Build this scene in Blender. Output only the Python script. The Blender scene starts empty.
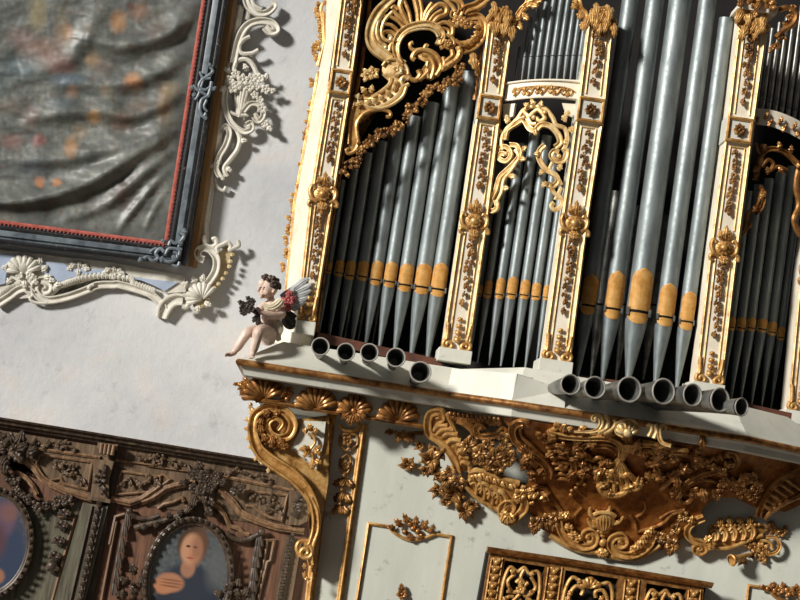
import bpy, bmesh, math, random
from mathutils import Vector, Matrix
sc = bpy.context.scene
col = sc.collection
rnd = random.Random(7)
PI = math.pi
R = math.radians

# ------------------------------------------------------------------ camera
FPX = 1800.0
CAM = Vector((0.0, -10.5, 3.6))
cam_d = bpy.data.cameras.new('camera')
cam_d.sensor_width = 36.0
cam_d.lens = 36.0 * FPX / 800.0
cam_d.clip_end = 200
cam = bpy.data.objects.new('camera', cam_d)
col.objects.link(cam)
ROT = Matrix.Rotation(R(-2.0), 3, 'Z') @ Matrix.Rotation(R(90 + 6.5), 3, 'X') @ Matrix.Rotation(R(8.7), 3, 'Z')
cam.matrix_world = Matrix.Translation(CAM) @ ROT.to_4x4()
sc.camera = cam

def ray(px, py):
    return ROT @ Vector(((px - 400) / FPX, (300 - py) / FPX, -1.0))
def at(px, py, Y):
    d = ray(px, py)
    return CAM + d * ((Y - CAM.y) / d.y)

# ------------------------------------------------------------------ surfaces that measured outlines are laid on
class Surf:
    def __call__(self, px, py, l=0.0):
        d = ray(px, py)
        return CAM + d * ((self.Y(px, py) - l - CAM.y) / d.y)
    def n(self, px, py):
        a = self(px + 1, py) - self(px - 1, py)
        b = self(px, py + 1) - self(px, py - 1)
        v = b.cross(a)
        v.normalize()
        return v if v.y < 0 else -v
    def k(self, px, py):
        return (self(px, py) - CAM).length / FPX
class Flat(Surf):
    def __init__(self, y): self.y = y
    def Y(self, px, py): return self.y
    def n(self, px, py): return Vector((0, -1, 0))
class Slant(Surf):                      # an upright plane through two points
    def __init__(self, a, b):
        self.p = Vector((a.x, a.y, 0)); t = Vector((b.x - a.x, b.y - a.y, 0)).normalized()
        self.t = t; self.nn = Vector((t.y, -t.x, 0))
        if self.nn.y > 0: self.nn = -self.nn
    def __call__(self, px, py, l=0.0):
        d = ray(px, py); q = self.p + self.nn * l
        s = (q - CAM).dot(self.nn) / d.dot(self.nn)
        return CAM + d * s
    def n(self, px, py): return self.nn
class Func(Surf):
    def __init__(self, f): self.f = f
    def Y(self, px, py): return self.f(px, py)

def crop(ox, oy, s):
    def f(*pts):
        return [(ox + p[0] / s, oy + p[1] / s) + tuple(p[2:]) for p in pts]
    return f
ident = crop(0, 0, 1)

# ------------------------------------------------------------------ objects
W = {}
def islands(bm):
    seen = set(); out = []
    bm.verts.index_update()
    for v in bm.verts:
        if v in seen: continue
        st = [v]; seen.add(v); comp = []
        while st:
            x = st.pop(); comp.append(x)
            for e in x.link_edges:
                y = e.other_vert(x)
                if y not in seen: seen.add(y); st.append(y)
        out.append(comp)
    return out
def clusters(bm):
    """groups of loose pieces that lie apart from one another: each becomes a part of its own"""
    isl = islands(bm)
    if len(isl) < 2 or len(isl) > 600: return [isl]
    bx = []
    for c in isl:
        xs = [v.co.x for v in c]; ys = [v.co.y for v in c]; zs = [v.co.z for v in c]
        bx.append((min(xs), max(xs), min(ys), max(ys), min(zs), max(zs)))
    par = list(range(len(isl)))
    def find(i):
        while par[i] != i: par[i] = par[par[i]]; i = par[i]
        return i
    sz = [max(b[1] - b[0], b[3] - b[2], b[5] - b[4]) for b in bx]
    for i in range(len(isl)):
        a = bx[i]
        for j in range(i):
            b = bx[j]; g = 0
            for k in (0, 2, 4): g += max(0, a[k] - b[k + 1], b[k] - a[k + 1]) ** 2
            if g ** .5 <= max(.019, .48 * max(sz[i], sz[j])): par[find(i)] = find(j)
    gr = {}
    for i, c in enumerate(isl): gr.setdefault(find(i), []).append(c)
    return sorted(gr.values(), key=lambda g: -sum(len(c) for c in g))
def obj(name, bm, mat, parent=None, smooth=True, sharp=42, bev=0):
    if parent is not None:
        gs = clusters(bm)
        if len(gs) > 1:
            for g in gs[1:]:
                b2 = bmesh.new(); mp = {}; fs = set()
                for c in g:
                    for v in c:
                        mp[v] = b2.verts.new(v.co)
                        fs.update(v.link_faces)
                for f in fs:
                    b2.faces.new([mp[v] for v in f.verts])
                obj_one(name, b2, mat, parent, smooth, sharp, bev)
                bmesh.ops.delete(bm, geom=[v for c in g for v in c], context='VERTS')
    return obj_one(name, bm, mat, parent, smooth, sharp, bev)
def obj_one(name, bm, mat, parent=None, smooth=True, sharp=42, bev=0):
    bmesh.ops.recalc_face_normals(bm, faces=bm.faces)
    me = bpy.data.meshes.new(name)
    if parent is not None:
        loc = W[parent]
    else:
        xs = [v.co for v in bm.verts]
        loc = Vector((sum(c.x for c in xs) / len(xs), sum(c.y for c in xs) / len(xs), min(c.z for c in xs)))
    bmesh.ops.translate(bm, verts=bm.verts, vec=-loc)
    bm.to_mesh(me); bm.free()
    if smooth:
        me.polygons.foreach_set('use_smooth', [True] * len(me.polygons))
        me.set_sharp_from_angle(angle=R(sharp))
    me.materials.append(mat)
    o = bpy.data.objects.new(name, me); col.objects.link(o)
    W[o] = loc
    if parent is not None: o.parent = parent
    else: o.location = loc
    if bev:
        m = o.modifiers.new('bevel', 'BEVEL'); m.width = bev; m.segments = 2; m.limit_method = 'ANGLE'; m.angle_limit = R(40)
    return o
def thing(name, label, cat, loc, group=None):
    o = bpy.data.objects.new(name, None); col.objects.link(o)
    o.empty_display_size = 0.1
    o.location = loc; W[o] = Vector(loc)
    o['label'] = label; o['category'] = cat
    if group: o['group'] = group
    return o
def tag(o, label, cat, group=None):
    o['label'] = label; o['category'] = cat
    if group: o['group'] = group
    return o
def struct(o):
    o['kind'] = 'structure'; return o
def copy_tree(o, parent=None):
    c = o.copy(); col.objects.link(c); W[c] = W[o]
    if parent is not None: c.parent = parent
    for ch in list(o.children): copy_tree(ch, c)
    return c

# ------------------------------------------------------------------ shapes
def nb(): return bmesh.new()
def box(bm, x0, x1, y0, y1, z0, z1):
    v = [bm.verts.new((x, y, z)) for z in (z0, z1) for y in (y0, y1) for x in (x0, x1)]
    for f in ((0, 2, 3, 1), (4, 5, 7, 6), (0, 1, 5, 4), (2, 6, 7, 3), (0, 4, 6, 2), (1, 3, 7, 5)):
        bm.faces.new([v[i] for i in f])
def hexa(bm, fr, bk):
    a = [bm.verts.new(p) for p in fr]; b = [bm.verts.new(p) for p in bk]
    n = len(a)
    bm.faces.new(a); bm.faces.new(b[::-1])
    for i in range(n):
        j = (i + 1) % n
        bm.faces.new([a[j], a[i], b[i], b[j]])
def plate(bm, S, pts, thick, lift=0.0):
    """board with a traced outline: front face at lift, going back by thick"""
    fr = [S(p[0], p[1], lift) for p in pts]
    bk = [f - S.n(p[0], p[1]) * thick for f, p in zip(fr, pts)]
    a = [bm.verts.new(p) for p in fr]; b = [bm.verts.new(p) for p in bk]
    n = len(a)
    f = bm.faces.new(a); g = bm.faces.new(b[::-1])
    for i in range(n):
        j = (i + 1) % n
        bm.faces.new([a[j], a[i], b[i], b[j]])
    bmesh.ops.triangulate(bm, faces=[f, g])
def dome(bm, S, pts, thick, lift=0.0, h=0.02, rings=4):
    """board with a traced outline whose face swells forward (pillowed carving)"""
    n = len(pts)
    cx = sum(p[0] for p in pts) / n; cy = sum(p[1] for p in pts) / n
    prev = None
    loops = []
    bk = [bm.verts.new(S(p[0], p[1], lift - thick)) for p in pts]
    loops.append(bk)
    for r in range(rings):
        t = r / rings
        l = lift + h * math.sin(t * PI / 2)
        loops.append([bm.verts.new(S(p[0] + (cx - p[0]) * t, p[1] + (cy - p[1]) * t, l)) for p in pts])
    for A, B in zip(loops, loops[1:]):
        for i in range(n):
            j = (i + 1) % n
            bm.faces.new([A[i], A[j], B[j], B[i]])
    c = bm.verts.new(S(cx, cy, lift + h))
    L = loops[-1]
    for i in range(n): bm.faces.new([L[i], L[(i + 1) % n], c])

def sm(pts, per=5, closed=False):
    """smooth curve through points; every column is interpolated"""
    n = len(pts)
    if n < 3 and not closed:
        a, b = pts[0], pts[-1]
        return [tuple(x + (y - x) * i / per for x, y in zip(a, b)) for i in range(per + 1)]
    out = []
    rng = range(n) if closed else range(n - 1)
    for i in rng:
        if closed: p0, p1, p2, p3 = pts[i - 1], pts[i], pts[(i + 1) % n], pts[(i + 2) % n]
        else: p0, p1, p2, p3 = pts[max(i - 1, 0)], pts[i], pts[i + 1], pts[min(i + 2, n - 1)]
        for s in range(per):
            t = s / per
            out.append(tuple(0.5 * (2 * b + (c - a) * t + (2 * a - 5 * b + 4 * c - d) * t * t + (3 * b - a - 3 * c + d) * t ** 3)
                             for a, b, c, d in zip(p0, p1, p2, p3)))
    if not closed: out.append(tuple(pts[-1]))
    return out
ROUND = [(math.cos(a * PI / 4), math.sin(a * PI / 4)) for a in range(8)]
BAND = [(-1, -.5), (-1, .55), (-.85, .85), (-.62, .85), (-.45, .45), (0, .25), (.45, .45), (.62, .85), (.85, .85), (1, .55), (1, -.5)]
RAIL = [(-1, -.6), (-1, .3), (-.7, .5), (-.45, .5), (-.35, .9), (0, 1.1), (.35, .9), (.45, .5), (.7, .5), (1, .3), (1, -.6)]
LEAF = [(-1, -.25), (-1, .05), (-.6, .42), (-.25, .38), (0, .62), (.25, .38), (.6, .42), (1, .05), (1, -.25)]
SQUARE = [(-1, -1), (-1, 1), (1, 1), (1, -1)]
def sweep(bm, P, N, rad, prof, flat=1.0, closed=False):
    n = len(P); rings = []
    for i in range(n):
        a = P[i - 1] if (i or closed) else P[0]
        b = P[(i + 1) % n] if (i < n - 1 or closed) else P[-1]
        T = (b - a)
        if T.length < 1e-9: T = Vector((0, 0, 1))
        T.normalize(); B = N[i].cross(T)
        if B.length < 1e-6: B = Vector((1, 0, 0))
        B.normalize()
        Nn = T.cross(B).normalized()
        if Nn.dot(N[i]) < 0: Nn = -Nn
        rings.append([bm.verts.new(P[i] + B * (q[0] * rad[i]) + Nn * (q[1] * rad[i] * flat)) for q in prof])
    m = len(prof)
    for i in range(n if closed else n - 1):
        A, Bq = rings[i], rings[(i + 1) % n]
        for j in range(m):
            k = (j + 1) % m
            bm.faces.new([A[j], A[k], Bq[k], Bq[j]])
    if not closed:
        bm.faces.new(rings[0][::-1]); bm.faces.new(rings[-1])
def stroke(bm, S, pts, r, lift=0.0, prof=ROUND, flat=1.0, per=5, smooth=True, closed=False, taper=(1, 1)):
    """carved member following a traced line; r in picture units, lift in metres off the surface"""
    if len(pts[0]) > 2: q = [(p[0], p[1], p[2]) for p in pts]
    else:
        n = len(pts); q = []
        for i, p in enumerate(pts):
            t = i / max(n - 1, 1)
            f = taper[0] + (1 - taper[0]) * min(t * 2, 1) if t < .5 else taper[1] + (1 - taper[1]) * min((1 - t) * 2, 1)
            q.append((p[0], p[1], r * f))
    if smooth: q = sm(q, per, closed)
    elif closed is False and len(q) == 2: pass
    P = [S(a, b, lift) for a, b, _ in q]
    N = [S.n(a, b) for a, b, _ in q]
    rf = getattr(S, 'rf', 1)
    rad = [max(c, .05) * rf * S.k(a, b) for a, b, c in q]
    sweep(bm, P, N, rad, prof, flat, closed)
def rail(bm, S, pts, r, lift=0.0, prof=RAIL, flat=1.0, closed=False):
    """moulding with crisp mitred corners along straight runs"""
    P = [S(a, b, lift) for a, b in pts]; n = len(P); m = len(prof); rings = []
    for i in range(n):
        N = S.n(*pts[i])
        d1 = (P[i] - P[i - 1]).normalized() if (i or closed) else None
        d2 = (P[(i + 1) % n] - P[i]).normalized() if (i < n - 1 or closed) else None
        if d1 is None: d1 = d2
        if d2 is None: d2 = d1
        B1 = N.cross(d1).normalized(); B2 = N.cross(d2).normalized()
        B = (B1 + B2); 
        if B.length < 1e-6: B = B1.copy()
        B.normalize(); c = max(B.dot(B1), .35)
        rr = r * S.k(*pts[i])
        rings.append([bm.verts.new(P[i] + B * (q[0] * rr / c) + N * (q[1] * rr * flat)) for q in prof])
    for i in range(n if closed else n - 1):
        A, Bq = rings[i], rings[(i + 1) % n]
        for j in range(m):
            k = (j + 1) % m
            bm.faces.new([A[j], A[k], Bq[k], Bq[j]])
    if not closed:
        bm.faces.new(rings[0][::-1]); bm.faces.new(rings[-1])
def ball(bm, S, px, py, r, lift=0.0, sq=.8, nu=10, nv=6):
    c = S(px, py, lift); k = S.k(px, py) * r; N = S.n(px, py)
    X = Vector((1, 0, 0)); X = (X - N * X.dot(N)).normalized(); Z = N.cross(X)
    top = bm.verts.new(c + N * k * sq); bot = bm.verts.new(c - N * k * sq); rows = []
    for i in range(1, nv):
        a = PI * i / nv
        rows.append([bm.verts.new(c + N * (k * sq * math.cos(a)) + (X * math.cos(t) + Z * math.sin(t)) * (k * math.sin(a))) for t in [2 * PI * j / nu for j in range(nu)]])
    for j in range(nu):
        bm.faces.new([top, rows[0][j], rows[0][(j + 1) % nu]])
        bm.faces.new([bot, rows[-1][(j + 1) % nu], rows[-1][j]])
        for A, B in zip(rows, rows[1:]):
            bm.faces.new([A[j], B[j], B[(j + 1) % nu], A[(j + 1) % nu]])
def leaf(bm, S, px, py, ang, ln, w, lift=0.0, bend=0.0, lobes=3, rise=0.35, n=14, hgt=1.0):
    """acanthus leaf: ang in degrees in the picture (0 = right, 90 = up); tip curls off the ground"""
    P = []; N = []; rad = []; x, y = px, py; k = S.k(px, py); w *= getattr(S, 'rf', 1)
    for i in range(n + 1):
        u = i / n
        a = R(ang + bend * u)
        if i:
            x += math.cos(a) * ln / n; y -= math.sin(a) * ln / n
        l = lift + k * ln * rise * (math.sin(u * PI * .75))
        P.append(S(x, y, l)); N.append(S.n(x, y))
        rr = w * (math.sin(PI * min(max(u ** .75, .02), .985))) ** .8
        if lobes: rr *= 1 + .24 * math.sin(2 * PI * lobes * u - .6)
        rad.append(max(rr, .12 * w) * k)
    sweep(bm, P, N, rad, LEAF, hgt)
def flower(bm, S, px, py, r, petals=5, lift=0.0, rot=None, core=.32, w=.42):
    rot = rnd.uniform(0, 360) if rot is None else rot
    for i in range(petals):
        a = rot + 360 * i / petals
        leaf(bm, S, px + math.cos(R(a)) * r * .12, py - math.sin(R(a)) * r * .12, a, r * .95, r * w, lift + .1 * r * S.k(px, py), lobes=0, rise=.38, n=7)
    ball(bm, S, px, py, r * core, lift + r * .3 * S.k(px, py), 1.0, 8, 5)
def garland(bm, S, path, r, lift=0.0, step=1.0, dens=1.0, jit=.5):
    q = sm([(p[0], p[1], (p[2] if len(p) > 2 else r)) for p in path], 12)
    acc = 0.0; last = q[0]; i = 0
    for p in q:
        acc += math.hypot(p[0] - last[0], p[1] - last[1]); last = p
        if acc >= p[2] * step or p is q[0]:
            acc = 0; i += 1
            x = p[0] + rnd.uniform(-1, 1) * p[2] * jit; y = p[1] + rnd.uniform(-1, 1) * p[2] * jit
            if i % 3 == 0: flower(bm, S, x, y, p[2], 5, lift)
            elif i % 3 == 1:
                a = rnd.uniform(0, 360)
                leaf(bm, S, x, y, a, p[2] * 1.7, p[2] * .5, lift, bend=40, lobes=2)
                leaf(bm, S, x, y, a + 150, p[2] * 1.6, p[2] * .5, lift, bend=-40, lobes=2)
                ball(bm, S, x, y, p[2] * .5, lift + .01)
            else:
                for _ in range(3): ball(bm, S, x + rnd.uniform(-.6, .6) * p[2], y + rnd.uniform(-.6, .6) * p[2], p[2] * .42, lift + rnd.uniform(.2, .8) * p[2] * S.k(x, y))
def spiral(cx, cy, r, a0, turns, ccw=1, r1=.15, n=14):
    """points of a volute starting at radius r and angle a0 (degrees, picture sense), winding inwards"""
    out = []
    for i in range(n + 1):
        u = i / n; a = R(a0 + ccw * 360 * turns * u); rr = r * (1 - (1 - r1) * u)
        out.append((cx + math.cos(a) * rr, cy - math.sin(a) * rr))
    return out
def shell(bm, S, px, py, ang, rad, spread, n, lift=0.0, r=None, rim=True):
    """ribbed scallop opening towards ang"""
    r = r or rad * math.tan(R(spread / n)) * .5
    tips = []
    for i in range(n):
        a = ang - spread / 2 + spread * i / (n - 1)
        c, s = math.cos(R(a)), -math.sin(R(a))
        L = rad * (1 - .12 * abs(i - (n - 1) / 2) / n)
        pts = [(px + c * L * t, py + s * L * t, r * (.35 + .75 * t)) for t in (.1, .4, .7, 1)]
        q = sm(pts, 4); k = S.k(px, py)
        P = [S(x, y, lift + k * rad * .28 * math.sin(PI * .8 * j / (len(q) - 1))) for j, (x, y, _) in enumerate(q)]
        sweep(bm, P, [S.n(x, y) for x, y, _ in q], [c2 * k for _, _, c2 in q], ROUND)
        tips.append((px + c * L * 1.03, py + s * L * 1.03))
        if rim: ball(bm, S, tips[-1][0], tips[-1][1], r * 1.15, lift + k * rad * .14)
def lathe(bm, base, axis, prof, seg=20, cap0=True, cap1=True):
    """prof: (distance along axis, radius)"""
    A = axis.normalized(); X = A.orthogonal().normalized(); Y = A.cross(X); rows = []
    for d, r in prof:
        rows.append([bm.verts.new(base + A * d + (X * math.cos(2 * PI * i / seg) + Y * math.sin(2 * PI * i / seg)) * r) for i in range(seg)])
    for P, Q in zip(rows, rows[1:]):
        for i in range(seg):
            j = (i + 1) % seg
            bm.faces.new([P[i], P[j], Q[j], Q[i]])
    if cap0: bm.faces.new(rows[0][::-1])
    if cap1: bm.faces.new(rows[-1])

# ------------------------------------------------------------------ materials
def lin(c):
    return tuple(((v / 255) / 12.92 if v / 255 <= .04045 else ((v / 255 + .055) / 1.055) ** 2.4) for v in c) + (1,)
class M:
    def __init__(self, name):
        self.m = bpy.data.materials.new(name); self.m.use_nodes = True
        self.t = self.m.node_tree; self.t.nodes.clear()
        self.out = self.t.nodes.new('ShaderNodeOutputMaterial')
        self.b = self.t.nodes.new('ShaderNodeBsdfPrincipled')
        self.t.links.new(self.b.outputs[0], self.out.inputs[0])
        self.co = self.t.nodes.new('ShaderNodeTexCoord')
    def n(self, kind, **kw):
        nd = self.t.nodes.new(kind)
        for k, v in kw.items():
            if k in nd.inputs: nd.inputs[k].default_value = v
            else: setattr(nd, k, v)
        return nd
    def l(self, a, b): self.t.links.new(a, b)
    def noise(self, scale, detail=4, rough=.6, coord='Object', stretch=None, dist=0.0):
        nd = self.n('ShaderNodeTexNoise', Scale=scale, Detail=detail, Roughness=rough, Distortion=dist)
        src = self.co.outputs[coord]
        if stretch:
            mp = self.n('ShaderNodeMapping'); mp.inputs['Scale'].default_value = stretch
            self.l(src, mp.inputs[0]); src = mp.outputs[0]
        self.l(src, nd.inputs['Vector'])
        return nd.outputs['Fac']
    def ramp(self, fac, stops):
        r = self.n('ShaderNodeValToRGB'); e = r.color_ramp.elements
        while len(e) < len(stops): e.new(.5)
        for el, (p, c) in zip(e, stops): el.position = p; el.color = c
        self.l(fac, r.inputs[0]); return r.outputs[0]
    def mix(self, fac, a, b, mode='MIX'):
        m = self.n('ShaderNodeMix', data_type='RGBA', blend_type=mode)
        for s, v in ((m.inputs[0], fac), (m.inputs[6], a), (m.inputs[7], b)):
            if hasattr(v, 'links'): self.l(v, s)
            else: s.default_value = v
        return m.outputs[2]
    def math(self, op, a, b=0.0, clamp=False):
        m = self.n('ShaderNodeMath', operation=op, use_clamp=clamp)
        for s, v in ((m.inputs[0], a), (m.inputs[1], b)):
            if hasattr(v, 'links'): self.l(v, s)
            else: s.default_value = v
        return m.outputs[0]
    def base(self, c):
        if hasattr(c, 'links'): self.l(c, self.b.inputs['Base Color'])
        else: self.b.inputs['Base Color'].default_value = c
    def set(self, rough=.5, metal=0.0, spec=.5):
        for k, v in (('Roughness', rough), ('Metallic', metal), ('Specular IOR Level', spec)):
            if hasattr(v, 'links'): self.l(v, self.b.inputs[k])
            else: self.b.inputs[k].default_value = v
        return self
    def bump(self, fac, strength=.3, dist=.01):
        b = self.n('ShaderNodeBump', Strength=strength, Distance=dist)
        self.l(fac, b.inputs['Height']); self.l(b.outputs[0], self.b.inputs['Normal'])

def gold(name, a, b, c, rough=.38, metal=.75):
    m = M(name)
    f = m.noise(22, 5, .65)
    m.base(m.ramp(f, [(.3, lin(c)), (.48, lin(b)), (.66, lin(a))]))
    m.set(rough, metal); m.bump(m.noise(90, 3), .25, .004)
    return m.m
def paint(name, a, b, scale=6, rough=.55, bump=.1, stretch=None, dirt=None):
    m = M(name)
    c = m.ramp(m.noise(scale, 6, .65, stretch=stretch), [(.32, lin(b)), (.62, lin(a))])
    if dirt:
        d = m.ramp(m.noise(scale * 5, 6, .7), [(.60, (0, 0, 0, 1)), (.74, (1, 1, 1, 1))])
        c = m.mix(d, c, lin(dirt))
    m.base(c); m.set(rough, 0, .4); m.bump(m.noise(scale * 14, 4), bump, .004)
    return m.m
GOLD = gold('gilding', (218, 178, 114), (192, 144, 80), (124, 82, 38), .4, .4)
GOLDL = gold('pale_gilding', (238, 214, 166), (220, 184, 122), (164, 120, 66), .42, .35)
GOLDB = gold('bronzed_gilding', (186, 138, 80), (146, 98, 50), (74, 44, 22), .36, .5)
GOLDR = gold('brown_worn_gilding_of_garlands', (190, 144, 84), (126, 86, 42), (48, 31, 15), .42, .4)
CREAM = paint('cream_paint', (240, 232, 214), (222, 210, 186), 7, .45, .1)
WHITE = paint('grey_white_paint', (214, 213, 200), (194, 194, 182), 3.5, .5, .08, None, (160, 158, 140))
PALE = paint('pale_green_grey_paint', (206, 208, 196), (182, 186, 174), 2.2, .5, .08, (1, 1, .25), (150, 148, 128))
STUCCO = paint('white_stucco', (222, 218, 206), (190, 184, 170), 9, .6, .2, None, (150, 138, 116))
BLUEP = paint('pale_blue_panel', (172, 184, 204), (150, 164, 186), 8, .6, .1, None, (176, 178, 180))
DARK = paint('interior_shade_black', (30, 26, 24), (14, 12, 12), 5, .8, .05)  # near-black colour standing in for shade inside cases, slits and bores
REDWOOD = paint('red_brown_board', (104, 62, 46), (70, 40, 30), 6, .6, .1)
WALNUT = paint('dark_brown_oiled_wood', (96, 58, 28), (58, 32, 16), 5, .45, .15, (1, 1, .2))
def tin():
    m = M('aged_organ_tin')
    f = m.noise(14, 5, .6, stretch=(1, 1, .25))
    m.base(m.ramp(f, [(.3, lin((98, 106, 107))), (.7, lin((150, 158, 158)))]))
    m.set(m.ramp(m.noise(40, 3), [(.3, (.42,) * 3 + (1,)), (.7, (.58,) * 3 + (1,))]), .5); m.bump(m.noise(60, 4, .6), .12, .003)
    return m.m
TIN = tin()
def tin2():
    m = M('dark_lead_alloy')
    m.base(m.ramp(m.noise(12, 5), [(.3, lin((88, 90, 90))), (.7, lin((160, 160, 152)))]))
    m.set(.42, .7); m.bump(m.noise(50, 4), .2, .004)
    return m.m
LEAD = tin2()
MOUTH = gold('gilt_pipe_mouth', (250, 206, 128), (240, 186, 98), (220, 158, 72), .55, .05)
ZINC = paint('dull_zinc_rim', (164, 160, 150), (120, 116, 108), 20, .45, .15)
def plaster():
    m = M('mottled_plaster')
    a = m.ramp(m.noise(1.3, 7, .62), [(.3, lin((186, 188, 190))), (.55, lin((206, 207, 208))), (.75, lin((220, 219, 214)))])
    w = m.ramp(m.noise(2.6, 6, .7, dist=.6), [(.56, (0, 0, 0, 1)), (.72, (1, 1, 1, 1))])
    a = m.mix(m.math('MULTIPLY', w, .5), a, lin((216, 202, 188)))
    g = m.ramp(m.noise(7, 6, .7), [(.58, (0, 0, 0, 1)), (.70, (1, 1, 1, 1))])
    a = m.mix(m.math('MULTIPLY', g, .5), a, lin((164, 162, 162)))
    m.base(a); m.set(.85, 0, .2); m.bump(m.noise(16, 8, .7), .35, .012)
    return m.m
PLASTER = plaster()
def wood(name, a, b, c, rough=.5):
    m = M(name)
    f = m.noise(7, 6, .65, stretch=(6, 6, .5), dist=.4)
    m.base(m.ramp(f, [(.28, lin(c)), (.5, lin(b)), (.72, lin(a))]))
    m.set(rough, 0, .4); m.bump(m.noise(30, 5, stretch=(4, 4, .6)), .3, .004)
    return m.m
OAK = wood('weathered_oak', (134, 112, 88), (98, 78, 58), (56, 40, 28))
OAKL = wood('worn_oak_moulding', (160, 130, 98), (124, 94, 68), (76, 54, 38))
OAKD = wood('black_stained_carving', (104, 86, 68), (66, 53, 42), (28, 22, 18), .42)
OAKV = wood('brown_leaf_relief', (124, 102, 78), (88, 70, 53), (38, 29, 23), .45)
OAKR = wood('red_tinged_oak_panel', (128, 92, 70), (104, 72, 54), (60, 42, 32))
OAKG = wood('green_tinged_oak_panel', (116, 114, 96), (92, 88, 72), (52, 48, 38))
# ================================================================== setting
WALL = Flat(0.0)
bm = nb(); box(bm, -7, 7, 0.0, 0.4, -0.1, 9.5); struct(obj('wall_back', bm, PLASTER, smooth=False))
FLOORM = paint('stone_floor', (120, 104, 88), (92, 80, 68), 3, .6, .1)
bm = nb(); box(bm, -7, 7, -13, 0.4, -0.3, 0.0); struct(obj('floor', bm, FLOORM, smooth=False))

# ================================================================== organ gallery: ledge with a broken front
YW, YC = -1.16, -1.38                        # front of the moulding on the wing and on the centre
A0 = at(240, 361, YW); B0 = at(447, 393.5, YW); C0 = at(512, 402.5, YC); D0 = at(748, 438, YC)
E0 = D0 + Vector((0.9, 0.52, -0.012)); Z0 = Vector((A0.x, -0.02, A0.z))
LINE = [Z0, A0, B0, C0, D0, E0]
def miter(line):
    out = []
    for i, p in enumerate(line):
        ds = []
        if i: ds.append((p - line[i - 1]))
        if i < len(line) - 1: ds.append(line[i + 1] - p)
        ns = []
        for d in ds:
            d = Vector((d.x, d.y, 0)).normalized(); ns.append(Vector((d.y, -d.x, 0)))
        n = sum(ns, Vector()).normalized(); out.append(n / max(n.dot(ns[0]), .4))
    return out
MIT = miter(LINE)
def profile_run(bm, prof_at, line=LINE, mit=MIT):
    rows = [[bm.verts.new(p + n * o + Vector((0, 0, z))) for o, z in prof_at(i)] for i, (p, n) in enumerate(zip(line, mit))]
    m = len(rows[0])
    for P, Q in zip(rows, rows[1:]):
        for j in range(m):
            k = (j + 1) % m
            bm.faces.new([P[j], P[k], Q[k], Q[j]])
    bm.faces.new(rows[0][::-1]); bm.faces.new(rows[-1])
gallery = thing('organ_gallery', 'pale painted organ gallery with a broken moulded ledge and gilt strips, carrying the organ case', 'gallery', (0.4, -0.8, 0.0))
RISE = [.15, .15, .155, .205, .18, .17]; BACK = [-.2, -.2, -.22, -.2, -.2, -.2]
bm = nb(); profile_run(bm, lambda i: [(0, .012), (BACK[i] * .15, .03), (BACK[i], RISE[i]), (BACK[i] - .3, RISE[i]), (BACK[i] - .3, -.02), (0, -.02)])
obj('sloping_sill', bm, WHITE, gallery, smooth=False)
bm = nb()
n_ = Vector((C0.y - B0.y, -(C0.x - B0.x), 0)).normalized()
if n_.y > 0: n_ = -n_
f_ = [B0 + n_ * .004 + Vector((0, 0, .012)), C0 + n_ * .004 + Vector((0, 0, .012)), C0 - n_ * .012 + Vector((0, 0, .150)), B0 - n_ * .012 + Vector((0, 0, .135))]
hexa(bm, f_, [v - n_ * .22 for v in f_])
G_ = C0.lerp(D0, .22); b2_ = [C0 + Vector((0, -.004, .012)), G_ + Vector((0, -.004, .012)), G_ + Vector((0, .05, .11)), C0 + Vector((0, .012, .150))]
hexa(bm, b2_, [v + Vector((0, .2, 0)) for v in b2_])
obj('canted_pedestal', bm, WHITE, gallery, smooth=False)
bm = nb(); profile_run(bm, lambda i: [(0, .012)] + [(.017 * math.cos(R(a)) + .004, .017 * math.sin(R(a)) - .006) for a in (80, 50, 20, -10, -40, -70)] + [(-.006, -.024), (-.05, -.024), (-.05, .012)])
obj('gilt_torus_moulding', bm, GOLDB, gallery)
bm = nb(); profile_run(bm, lambda i: [(-.008, -.022), (-.02, -.036), (-.03, -.066), (-.036, -.07), (-.30, -.07), (-.30, -.022)])
obj('cornice_band', bm, WHITE, gallery, smooth=False)
# gallery body behind, carried down to the floor
YG = -0.86
BODY = Flat(YG)
bl = at(311, 596, YG); br = at(800, 600, YG).x + .8
zt = A0.z - .068
tl = at(333, 416, YG)
bm = nb()
sl = (tl.x - bl.x) / (tl.z - bl.z)
hexa(bm, [Vector((bl.x, YG, 0)), Vector((br, YG, 0)), Vector((br, YG, zt)), Vector((tl.x, YG, zt))],
     [Vector((bl.x, 0, 0)), Vector((br, 0, 0)), Vector((br, 0, zt)), Vector((tl.x, 0, zt))])
obj('front_panel', bm, PALE, gallery, smooth=False)
# frieze block under the ledge on the wing
FRZ = Flat(-1.0)
bm = nb()
p0 = at(262, 383, -1.0); p1 = at(262, 405, -1.0)
for (a, b) in (((258, 377), (470, 410)),):
    fr = [FRZ(258, 374), FRZ(258, 401), FRZ(455, 429), FRZ(455, 402)]
    hexa(bm, fr, [Vector((p.x, -.02, p.z)) for p in fr])
obj('frieze_board', bm, WHITE, gallery, smooth=False)
bm = nb()
rail(bm, FRZ, [(258, 400.5), (341, 413.5), (426, 427)], 2.0, .012)
obj('gilt_rail', bm, GOLDB, gallery)
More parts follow.
